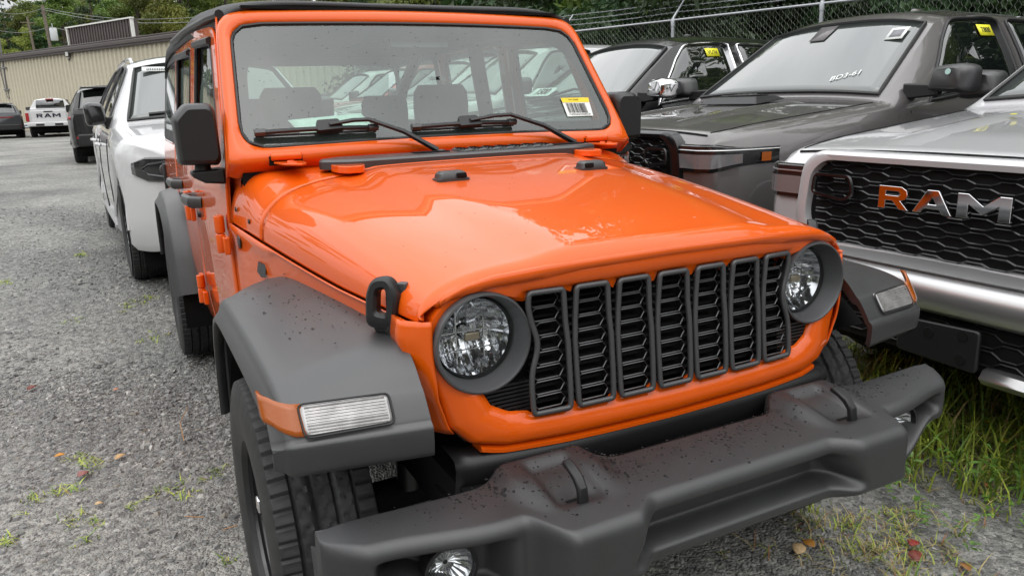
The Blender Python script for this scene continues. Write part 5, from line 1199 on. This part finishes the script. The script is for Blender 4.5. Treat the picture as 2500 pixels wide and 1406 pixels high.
LET = {'R': (1.12, [[(0, 0), (.27, 0), (.27, .36), (.52, .36), (.80, 0), (1.12, 0), (.82, .38), (1.0, .46), (1.06, .62), (1.02, .86), (.84, 1.0), (0, 1.0)], [(.27, .60), (.27, .78), (.74, .78), (.79, .69), (.74, .60)]]),
       'A': (1.28, [[(0, 0), (.30, 0), (.40, .20), (.88, .20), (.98, 0), (1.28, 0), (.82, 1.0), (.46, 1.0)], [(.52, .40), (.64, .68), (.76, .40)]]),
       'M': (1.25, [[(0, 0), (.27, 0), (.27, .58), (.62, .18), (.97, .58), (.97, 0), (1.25, 0), (1.25, 1), (.98, 1), (.62, .56), (.26, 1), (0, 1)]])}
from mathutils.geometry import tessellate_polygon
def block_letters(name, m_, parent, mw, h, widths, gap, depth, bev=.0025):
    tot = sum(widths)+gap*(len(widths)-1); x0 = -tot/2; out = []
    for ch, wd in zip('RAM', widths):
        w0_, loops = LET[ch]; mb = MB(); LL = [[(x0+p[0]/w0_*wd, (p[1]-.5)*h) for p in lp_] for lp_ in loops]
        flat_ = [p for lp_ in LL for p in lp_]; n = len(flat_); tris = tessellate_polygon([[Vector((p[0], p[1], 0)) for p in lp_] for lp_ in LL])
        V = [(p[0], p[1], depth) for p in flat_]+[(p[0], p[1], 0) for p in flat_]; F = [tuple(t) for t in tris]+[tuple(i+n for i in t[::-1]) for t in tris]; o = 0
        for lp_ in LL:
            m2 = len(lp_); F += [(o+i, o+(i+1) % m2, o+(i+1) % m2+n, o+i+n) for i in range(m2)]; o += m2
        mb.add(V, F); ob = mb.build(name, m_, parent, smooth=0, bevel=bev); ob.matrix_local = mw; out.append(ob); x0 += wd+gap
    return out
def hexrow(mb, y0, y1, z, x, pitch=.115, amp=.011, r=.0045, ph=0):
    P = []; y = y0; k = ph
    while y < y1:
        dz = amp if k % 2 else -amp
        P += [(x, y, z+dz), (x, min(y1, y+pitch*.62), z+dz)]; y += pitch; k += 1
    mb.tube(P, r, 4, upv=(1, 0, 0), flat=1.)
def pickup(name, label, paint, loc, rz=0, front=True, trim=None, mirror_m=None, bump=SATIN, lift=0, tag_txt=None, scoop=False, wlab=None, grille_m=None, full=True, mx_=1.66):
    P = dict(PICK); c = Car(name, label, P, paint, (loc[0], loc[1], loc[2]+lift), rz); rt_ = c.root
    c.windshield(1.50, 2.15, .95, .93)
    for sd_ in (-1, 1):
        c.window([(1.80, .07), (2.86, .07), (2.86, .93), (2.34, .93), (1.98, .48)], sd_, trim=trim)
        c.window([(2.98, .07), (3.76, .07), (3.70, .93), (2.98, .93)], sd_, trim=trim)
        c.mirror(mx_, 1.45, sd_, mirror_m or PLASTIC, .26 if mx_ < 1.9 else .20, .09, .27)
        for X in (1.62, 2.92, 3.86): c.line([c.flank(X, lerp(.48, 1.26, k/8), sd_, .001) for k in range(9)])
        c.line([c.flank(lerp(1.62, 3.86, k/10), .47, sd_, .001) for k in range(11)])
        c.handle(2.66, sd_, 1.17, paint); c.handle(3.62, sd_, 1.17, paint)
        # headlamp wrapping the corner
        def hl(y, z, off): 
            X = interp([(.60, -.005), (.84, -.005), (.90, .035), (.95, .10), (.985, .20), (1.0, .33), (1.012, .48)], y); return (X-off, sd_*(y+off*.6), z)
        ys_ = [lerp(.66, 1.01, k/18) for k in range(19)]
        h = MB().loft([[hl(y, 1.075+(z-1.075)*(1-.42*sst(.90, 1.01, y)), o) for y in ys_] for z, o in ((.965, .0), (.972, .010), (1.04, .016), (1.115, .012), (1.125, .0))], False).build('headlamp', LAMPD, rt_, smooth=40, solid=.02)
        MB().loft([[hl(y, 1.075+(z-1.075)*(1-.42*sst(.90, 1.01, y)), .019) for y in [lerp(.68, .985, k/14) for k in range(15)]] for z in (.99, 1.03, 1.07)], False).build('lamp_lens', LAMPC, h, smooth=60)
        MB().loft([[hl(y, z, .020) for y in (1.0, 1.003, 1.0055)] for z in (1.025, 1.075)], False).build('amber_marker', AMBER, h, smooth=60)
        MB().tube([hl(y, 1.092, .015) for y in ys_], .004, 5).build('lamp_strip', SATIN, h)
        MB().tube([c.flank(1.0+(.50)*math.cos(a), .43+.50*math.sin(a), sd_, .004) for a in np.linspace(.15, 2.99, 14)], .016, 5).build('arch_lip', BLACKP if scoop else paint, rt_)
    # hood shut lines
    c.line([c.toppt(lerp(.11, 1.40, k/10), .97, .001) for k in range(11)]); c.line([c.toppt(lerp(.11, 1.40, k/10), -.97, .001) for k in range(11)])
    c.line([c.toppt(.085, lerp(-.98, .98, k/20), .002) for k in range(21)], r=.006)
    for v in (-.45, .45): MB().loft([[c.toppt(lerp(.15, 1.35, k/12), v+d_*lerp(1.6, 1, k/12), o) for d_, o in ((-.10, -.002), (-.03, -.002+.018*math.sin(math.pi*k/12)**.7), (.03, -.002+.018*math.sin(math.pi*k/12)**.7), (.10, -.002))] for k in range(13)], False).build('hood_ridge', paint, c.bodyo, smooth=60)
    # grille
    go_ = rpoly([(-.60, .80), (.60, .80), (.655, .90), (.63, 1.10), (.56, 1.155), (-.56, 1.155), (-.63, 1.10), (-.655, .90)], .05, 4)
    MB().loft([[(-.012, y*k, .97+(z-.97)*k) for y, z in go_] for k in (1.03, .5, .02)]).build('grille_back', DARKP, rt_)
    g = MB().loft([[(x, y*k, .97+(z-.97)*kz) for y, z in go_] for x, k, kz in ((.03, 1.10, 1.22), (-.03, 1.09, 1.20), (-.045, 1.05, 1.12), (-.04, 1.0, 1.0), (-.012, .985, .97))]).build('grille_surround', grille_m or paint, rt_, smooth=50)
    gm = MB()
    for r_ in range(13): hexrow(gm, -.60, .60, .812+r_*.027, -.028, .088, .0065, .0042, ph=r_ % 2)
    gm.build('grille_mesh', GLOSSB, g, smooth=0)
    for sd_ in (-1, 1):
        MB().tube([(-.045, sd_*p, q) for p, q in rpoly([(.40, 1.02), (.42, 1.09), (.60, 1.09), (.61, 1.01), (.44, .99)], .02, 3)], .009, 6, closed=True, upv=(1, 0, 0)).build('grille_inlet', GLOSSB, g)
    if full:
        block_letters('grille_letter', CHROME, g, frame_mat((-.050, 0, 1.027), (0, -1, 0), (0, 0, 1)), .090, (.134, .16, .195), .017, .014)
    # bumper
    rows = []
    for k in range(31):
        y = lerp(-1.0, 1.0, k/30); a = abs(y); X = -.13+.05*(a/1.0)**2+.34*max(0, (a-.86)/.14)**1.6
        rows.append([(X+.10, y, .76), (X+.02, y, .755), (X-.005, y, .73), (X-.012, y, .69), (X-.004, y, .64), (X+.03, y, .615), (X+.10, y, .61)])
    b = MB().loft(rows, False).build('front_bumper', bump, rt_, smooth=50, solid=.008)
    MB().loft([[(x+d_, y*1.0, z) for x, y, z in [((-.10+.05*(abs(yy)/1.)**2+.34*max(0, (abs(yy)-.86)/.14)**1.6), yy, zz) for yy in [lerp(-.98, .98, k/24) for k in range(25)]]] for zz, d_ in ((.80, .06), (.77, .0), (.755, .02))], False).build('bumper_step', SATIN, rt_, smooth=50)
    MB().box((.02, 0, .53), (.16, 1.72, .20)).build('lower_intake', DARKP, rt_)
    lm = MB()
    for r_ in range(5): hexrow(lm, -.80, .45, .47+r_*.034, -.066, .09, .010, .004, r_ % 2)
    lm.build('lower_mesh', BLACKP, rt_, smooth=0)
    MB().loft([[(x, y, z) for x, z in ((-.10, .40), (-.12, .425), (-.10, .455), (-.02, .46))] for y in (-.82, -.6, -.4, -.255)], False).build('lower_trim', bump, rt_, smooth=50, solid=.006)
    pb = MB().prism(rpoly([(-.25, .44), (.07, .45), (.075, .585), (-.25, .60)], .02, 3), -.135, -.115, 'yz').build('plate_bracket', BLACKP, rt_, bevel=.006)
    for y, z in ((-.19, .48), (.03, .55), (-.19, .57), (-.06, .55)): MB().lathe([(0, -.001), (.02, -.001), (.022, .004)], (-.137, y, z), 'x', 14).build('bracket_hole', DARKP, pb)
    MB().box((3.0, 0, 1.99), (.12, .05, .05)).build('roof_antenna', paint, rt_, bevel=.02)
    # bed box and tailgate
    MB().box((5.00, 0, 1.375), (1.6, 1.72, .02)).build('bed_cover', BLACKP, rt_)
    return c
# silver truck, nose beside the orange vehicle's front wheel
c = pickup('pickup_truck', 'bright silver pickup with large lettered grille facing the orange vehicle, at right edge', SILVER, (1.66, -.10, .02), 0, grille_m=SILVER, mx_=2.02)
w = MB().tube([(1.52, -.75, 1.385), (1.50, -.3, 1.395), (1.50, .55, 1.395)], .014, 6).build('wiper', BLACKP, c.root)
MB().box((.85, .30, 1.318), (.06, .02, .002), Matrix.Rotation(.4, 3, 'Z')).build('yellow_chalk_mark', YELLOW, c.root)
# grey truck
c = pickup('pickup_truck', 'dark grey pickup with hood scoop and yellow window tag, between silver and black trucks', GREY, (1.80, 2.34, 0), R(1), lift=.06, bump=BLACKP, scoop=True, grille_m=GLOSSB)
rt_ = c.root
s_ = MB().loft([[(x, y*k, z) for x, y, z in ((.98, -.26, 1.318), (.98, .26, 1.318), (1.34, .20, 1.35), (1.34, -.20, 1.35))] if k == 1.1 else [(1.04, -.22*k, 1.372), (1.04, .22*k, 1.372), (1.30, .16*k, 1.378), (1.30, -.16*k, 1.378)] for k in (1.1, 1.0)], True, True).build('hood_scoop', BLACKP, rt_, bevel=.012)
MB().box((1.16, 0, 1.380), (.16, .30, .008)).build('scoop_plate', GLOSSB, s_, bevel=.003)
text_mesh('scoop_letters', '1500', .085, GUN, s_, frame_mat((1.16, 0, 1.386), (0, -1, 0), (.98, 0, .12)), .002, True, 0, 1.2)
def label_on(c, X, f, sd_, txt, wd=.14, hh=.09):
    P0 = Vector(c.sidept(X, f, sd_, .014)); dx = Vector((1, 0, 0)); dz = (Vector(c.sidept(X, f+.1, sd_, .014))-P0).normalized()
    xx = dx if sd_ < 0 else -dx
    lb = MB().add([P0-xx*wd/2-dz*hh/2, P0+xx*wd/2-dz*hh/2, P0+xx*wd/2+dz*hh/2, P0-xx*wd/2+dz*hh/2], [(0, 1, 2, 3)]).build('window_label', YELLOW, c.root, solid=.001, soff=1)
    text_mesh('label_text', txt, .062, INK, lb, frame_mat(P0+Vector((0, sd_*.003, .001)), xx, dz), .0005, False, .1, .82)
label_on(c, 2.66, .72, -1, 'T800', .165, .09)
def on_ws(c, X, v, o=.02): return Vector(c.toppt(X, v, o))
p = on_ws(c, 1.635, -.55, .011); q = on_ws(c, 1.735, -.55, .011); ac = (on_ws(c, 1.655, -.62, .011)-on_ws(c, 1.615, -.48, .011))
text_mesh('windshield_writing', 'BD3-61', .070, mat('white_marker', (.8, .85, .82), .6), c.root, frame_mat(p, ac, q-p), .0008, False, .2, 1.0)
p = on_ws(c, 2.02, -.74, .016); q = on_ws(c, 2.12, -.74, .016); dz = (q-p).normalized(); dx = Vector((0, -1, 0))
lb = MB().add([p-dx*.07-dz*.07, p+dx*.07-dz*.07, p+dx*.07+dz*.07, p-dx*.07+dz*.07], [(0, 1, 2, 3)]).build('windshield_paper', PAPER, c.root, solid=.001)
nn = dx.cross(dz); MB().add([p+nn*.002-dx*.045-dz*.045, p+nn*.002+dx*.045-dz*.045, p+nn*.002+dx*.045+dz*.04, p+nn*.002-dx*.045+dz*.04], [(0, 1, 2, 3)]).build('paper_print', mat('print_grey', (.22, .22, .24), .6), lb, solid=.0005)
pd_ = [on_ws(c, 1.98+.14*k, v, .012) for k, v in ((0, .22), (0, .04), (1, .02), (1, .24))]
MB().add(pd_, [(0, 1, 2, 3)]).build('sensor_housing', mat('sensor_grey', (.16, .15, .155), .2), c.root, solid=.002)
MB().lathe([(0, .004), (.017, .004), (.018, 0)], (1.556, -1.25, 1.49), 'x', 14, -1).build('mirror_sticker', mat('pale_teal', (.45, .65, .60), .5), c.root)
# black truck and the ones beyond it
c = pickup('pickup_truck', 'black pickup with chrome mirror and chrome window trim beside the fence', BLACKC, (1.50, 4.78, 0), R(1), trim=CHROME, mirror_m=CHROME, bump=CHROME, lift=.06, grille_m=CHROME)
label_on(c, 2.62, .72, -1, 'VU74', .165, .09)
p = on_ws(c, 1.57, .76, .03); q = on_ws(c, 1.69, .76, .03); dz = (q-p).normalized(); nn = Vector((0, -1, 0)).cross(dz)
bd = MB().loft([[p+Vector((0, -1, 0))*a+dz*b+nn*o for a, b in rpoly([(-.21, -.07), (.21, -.07), (.235, 0), (.21, .07), (-.21, .07), (-.235, 0)], .02, 3)] for o in (0, .004)], True, True).build('windshield_badge', mat('pale_badge', (.85, .92, .89), .4), c.root)
text_mesh('badge_number', '1500', .13, INK, bd, frame_mat(p+nn*.006, (0, -1, 0), dz), .0008, True, .15, 1.05)
MB().tube([on_ws(c, 1.53, -.6, .03), on_ws(c, 1.56, 0, .04), on_ws(c, 1.50, .4, .03)], .014, 6).build('wiper', BLACKP, c.root)
pickup('pickup_truck', 'white pickup seen through the orange vehicle, next beyond the black one', WHITEP, (1.45, 7.25, .15), R(-1), full=False)
pickup('pickup_truck', 'silver pickup seen through the left of the orange windshield', SILVER, (1.7, 9.75, .15), R(1), full=False)
pickup('pickup_truck', 'red pickup seen through the left of the orange windshield', REDP, (1.6, 12.2, .15), 0, full=False)
pickup('pickup_truck', 'farthest white pickup in the row, seen through the orange windshield', WHITEP, (1.6, 14.7, .15), 0, full=False)
# white pickup seen from behind, far left
c = pickup('pickup_truck', 'white pickup seen from behind in front of the beige building', WHITEP, (-3.85, 49.8, .15), R(-91), full=False)
tg = MB().box((5.86, 0, 1.02), (.06, 1.55, .62)).build('tailgate', WHITEP, c.root, bevel=.02)
block_letters('tailgate_letter', mat('navy_letters', (.01, .012, .03), .3), tg, frame_mat((5.892, 0, 1.08), (0, 1, 0), (0, 0, 1)), .19, (.28, .32, .36), .05, .01)
MB().box((5.90, 0, 1.28), (.02, .4, .06)).build('tailgate_handle', BLACKP, tg)
for sd_ in (-1, 1): MB().box((5.84, sd_*.94, 1.02), (.10, .15, .42)).build('tail_lamp', REDL, c.root, bevel=.02)
rb_ = MB().box((5.98, 0, .66), (.20, 1.98, .20)).build('rear_bumper', WHITEP, c.root, bevel=.04)
MB().box((6.085, 0, .66), (.02, .46, .17)).build('number_plate', mat('plate_white', (.6, .62, .62), .4), rb_); MB().box((6.08, 0, .64), (.01, 1.2, .10)).build('step_pad', BLACKP, rb_)
rw = MB().loft([[(3.975+.10*(1-k), y, lerp(1.45, 1.86, k)) for y in (-.66+.04*k, 0, .66-.04*k)] for k in (0, 1)], False).build('rear_window', TINT, c.root, solid=.01)
MB().box((3.98, 0, 1.90), (.06, .36, .06)).build('brake_light', REDL, c.root, bevel=.01)
# ---- sport utility vehicles
SUVP = dict(L=5.05, wheels=[.90, 3.94], wr=.385, tw=.265, rim=.265, ra=.455, rimm=RIMS, spokes=5, detail=True,
    hw=[(0, .58), (.03, .66), (.10, .745), (.25, .84), (.42, .915), (.55, .95), (2.5, .965), (4.5, .955), (4.9, .90), (5.05, .82)], zb=[(0, .34), (.3, .30), (1.4, .30), (3.5, .30), (4.6, .38), (5.05, .42)],
    belt=[(0, .93), (.05, .98), (.3, 1.05), (1.3, 1.13), (4.5, 1.16), (5.05, 1.12)],
    top=[(0, .96), (.04, 1.03), (.12, 1.075), (.5, 1.14), (1.0, 1.185), (1.28, 1.205), (1.31, 1.215), (2.02, 1.70), (2.2, 1.76), (2.7, 1.80), (3.8, 1.79), (4.5, 1.74), (4.75, 1.68), (5.0, 1.22), (5.05, 1.16)],
    tz=[(0, .94), (.12, 1.05), (.5, 1.11), (1.28, 1.175), (1.31, 1.185), (2.02, 1.63), (2.2, 1.68), (2.7, 1.71), (3.8, 1.70), (4.5, 1.66), (4.75, 1.60), (5.0, 1.20), (5.05, 1.14)],
    ty=[(0, .50), (.1, .64), (.25, .74), (.5, .81), (1.28, .83), (1.31, .82), (2.02, .66), (2.5, .635), (4.5, .64), (4.75, .66), (5.0, .80), (5.05, .78)], extra=[.02, .04, .07, .1, .14, 1.28, 1.30, 1.32, 2.02, 2.1, 4.75, 4.85, 4.95])
def suv(name, label, paint, loc, rz, mirror_m, rear=False, rail=True, trimm=None):
    c = Car(name, label, dict(SUVP), paint, loc, rz, cat='car'); rt_ = c.root
    c.windshield(1.34, 2.01, .95, .93)
    if rear: c.windshield(4.99, 4.72, .86, .90, TINT, 'rear_window')
    for sd_ in (-1, 1):
        c.window([(1.72, .06), (2.62, .06), (2.62, .92), (2.16, .92), (1.86, .5)], sd_, trim=trimm); c.window([(2.70, .06), (3.56, .06), (3.62, .92), (2.70, .92)], sd_, trim=trimm); c.window([(3.68, .06), (4.42, .10), (4.30, .88), (3.72, .92)], sd_, trim=trimm)
        c.mirror(1.70, 1.27, sd_, mirror_m, .085, .10, .17)
        for X in (1.50, 2.66, 3.60): c.line([c.flank(X, lerp(.40, 1.07, k/8), sd_, .001) for k in range(9)])
        c.handle(2.40, sd_, .99, paint); c.handle(3.34, sd_, 1.0, paint)
        MB().tube([c.flank(lerp(1.38, 3.45, k/10), .36, sd_, .006) for k in range(11)], .02, 6).build('sill_trim', SATIN if trimm is None else BLACKP, rt_)
        for wx in (.90, 3.94): MB().tube([c.flank(wx+.465*math.cos(a), .405+.465*math.sin(a), sd_, .004) for a in np.linspace(.1, 3.04, 14)], .015, 5).build('arch_lip', paint, rt_)
        if rail: MB().tube([(2.3, sd_*.60, 1.70), (2.42, sd_*.60, 1.745), (3.0, sd_*.595, 1.768), (4.0, sd_*.595, 1.755), (4.15, sd_*.60, 1.70)], .016, 6).build('roof_rail', paint, rt_)
        if rear:
            MB().loft([[(lerp(4.90, 5.03, k/6)+(.012), sd_*lerp(.915, .50, k/6), z) for k in range(7)] for z in (1.02, 1.09)], False).build('tail_lamp', REDL, rt_, solid=.03); MB().box((5.07, sd_*.62, .62), (.03, .35, .05)).build('reflector', REDL, rt_)
        else:
            def hl(y, z, off): X = interp([(.40, -.012), (.58, -.006), (.66, .03), (.745, .10), (.84, .25), (.90, .385)], y); return (X-off, sd_*(y+off*.5), z)
            hd = MB().loft([[hl(y, .90+dz_*interp([(.44, .8), (.50, 1.), (.78, 1.), (.86, .5)], y), o) for y in [lerp(.44, .86, k/16) for k in range(17)]] for dz_, o in ((-.088, 0.), (-.078, .014), (0, .02), (.072, .014), (.082, 0.))], False).build('headlamp', LAMPD, rt_, smooth=40, solid=.02)
            for q in (.56, .66): MB().lathe([(.018, -.010), (.036, -.008), (.040, .004)], hl(q, .90, .024), 'x', 16).build('lamp_cell', GUN, hd)
            MB().tube([hl(y, .90+dz_, .022) for y, dz_ in ((.48, .05), (.66, .052), (.76, .035), (.80, 0), (.76, -.035), (.66, -.052), (.48, -.05))], .007, 5).build('lamp_signature', GUN, hd)
            p_ = [(X_, y_) for X_, y_ in ((.0, .56), (.04, .66), (.10, .735))]
            vt = MB().loft([[(X_-.006, sd_*(y_+.008), z) for X_, y_ in p_] for z in (.46, .68)], False).build('bumper_vent', DARKP, rt_, solid=.03)
            for q in range(4): MB().tube([(X_-.012, sd_*(y_+.012), .49+q*.05) for X_, y_ in p_], .006, 5).build('vent_bar', BLACKP, vt)
    if not rear:
        MB().loft([[(-.012, y, z) for y in (-.42, 0, .42)] for z in (.80, .97)], False).build('grille', GLOSSB, rt_, solid=.02); MB().box((-.005, 0, .56), (.03, .80, .16)).build('lower_intake', DARKP, rt_)
        MB().tube([(.01, lerp(-.55, .55, k/14), .36) if abs(lerp(-.55, .55, k/14)) < .5 else (.03, lerp(-.55, .55, k/14), .36) for k in range(15)] if True else [(-.02, lerp(-.80, .80, k/14), .36) if abs(lerp(-.80, .80, k/14)) < .5 else (-.02+.5*(abs(lerp(-.80, .80, k/14))-.5)**1.5, lerp(-.80, .80, k/14), .36) for k in range(15)], .035, 6).build('chin_trim', paint, rt_)
    else:
        MB().box((5.06, 0, .56), (.08, 1.55, .28)).build('rear_bumper', BLACKP, rt_, bevel=.04); MB().box((5.065, 0, 1.055), (.03, .95, .035)).build('light_bar', REDL, rt_); MB().box((4.80, 0, 1.715), (.32, 1.15, .04)).build('roof_spoiler', paint, rt_, bevel=.015)
    return c
c = suv('parked_suv', 'white three-row vehicle with dark headlamp parked directly behind the orange one', WHITEP, (-.12, 4.20, .085), R(93), GLOSSB)
c.root.scale = (1.04, 1.04, 1.06)
p = on_ws(c, 1.93, .62, .016); q = on_ws(c, 2.0, .62, .016); dz = (q-p).normalized(); dx = Vector((0, -1, 0)); nn = dx.cross(dz)
lb = MB().add([p-dx*.14-dz*.03, p+dx*.14-dz*.03, p+dx*.14+dz*.04, p-dx*.14+dz*.04], [(0, 1, 2, 3)]).build('windshield_sticker', PAPER, c.root, solid=.001)
for k in range(14): MB().add([p+nn*.003+dx*(-.10+.0145*k)+dz*-.02, p+nn*.003+dx*(-.092+.0145*k)+dz*-.02, p+nn*.003+dx*(-.092+.0145*k)+dz*.015, p+nn*.003+dx*(-.10+.0145*k)+dz*.015], [(0, 1, 2, 3)]).build('barcode_bar', INK, lb)
MB().tube([on_ws(c, 1.37, .75, .02), on_ws(c, 1.38, .2, .03), on_ws(c, 1.36, -.3, .02)], .014, 6).build('wiper', BLACKP, c.root)
c = suv('parked_suv', 'glossy black vehicle seen from behind with red light bar, beyond the white one', BLACKC, (-1.10, 24.9, .15), R(-90), BLACKC, rear=True, trimm=BLACKP); c.root.scale = (1.05, 1.05, 1.07)
suv('parked_suv', 'dark grey vehicle cut off by the left edge, beside the guard rail', DGREY, (-6.75, 49.5, .15), R(-82), BLACKP, rear=True, trimm=BLACKP)
# papers lying on the orange vehicle's dash
pp = MB().grid(lambda a, b: wp(lerp(-.565, -.30, a)+.05*(1-b), lerp(.015, .140+.012*a, b), -.026-.030*b), 10, 8).build('dash_paper', mat('paper_pale', (.75, .80, .77), .6, noise=.1, nscale=40), smooth=180, solid=.0006)
tag(pp, 'pale printed paper leaning inside the windshield of the orange vehicle above the left wiper', 'paper')
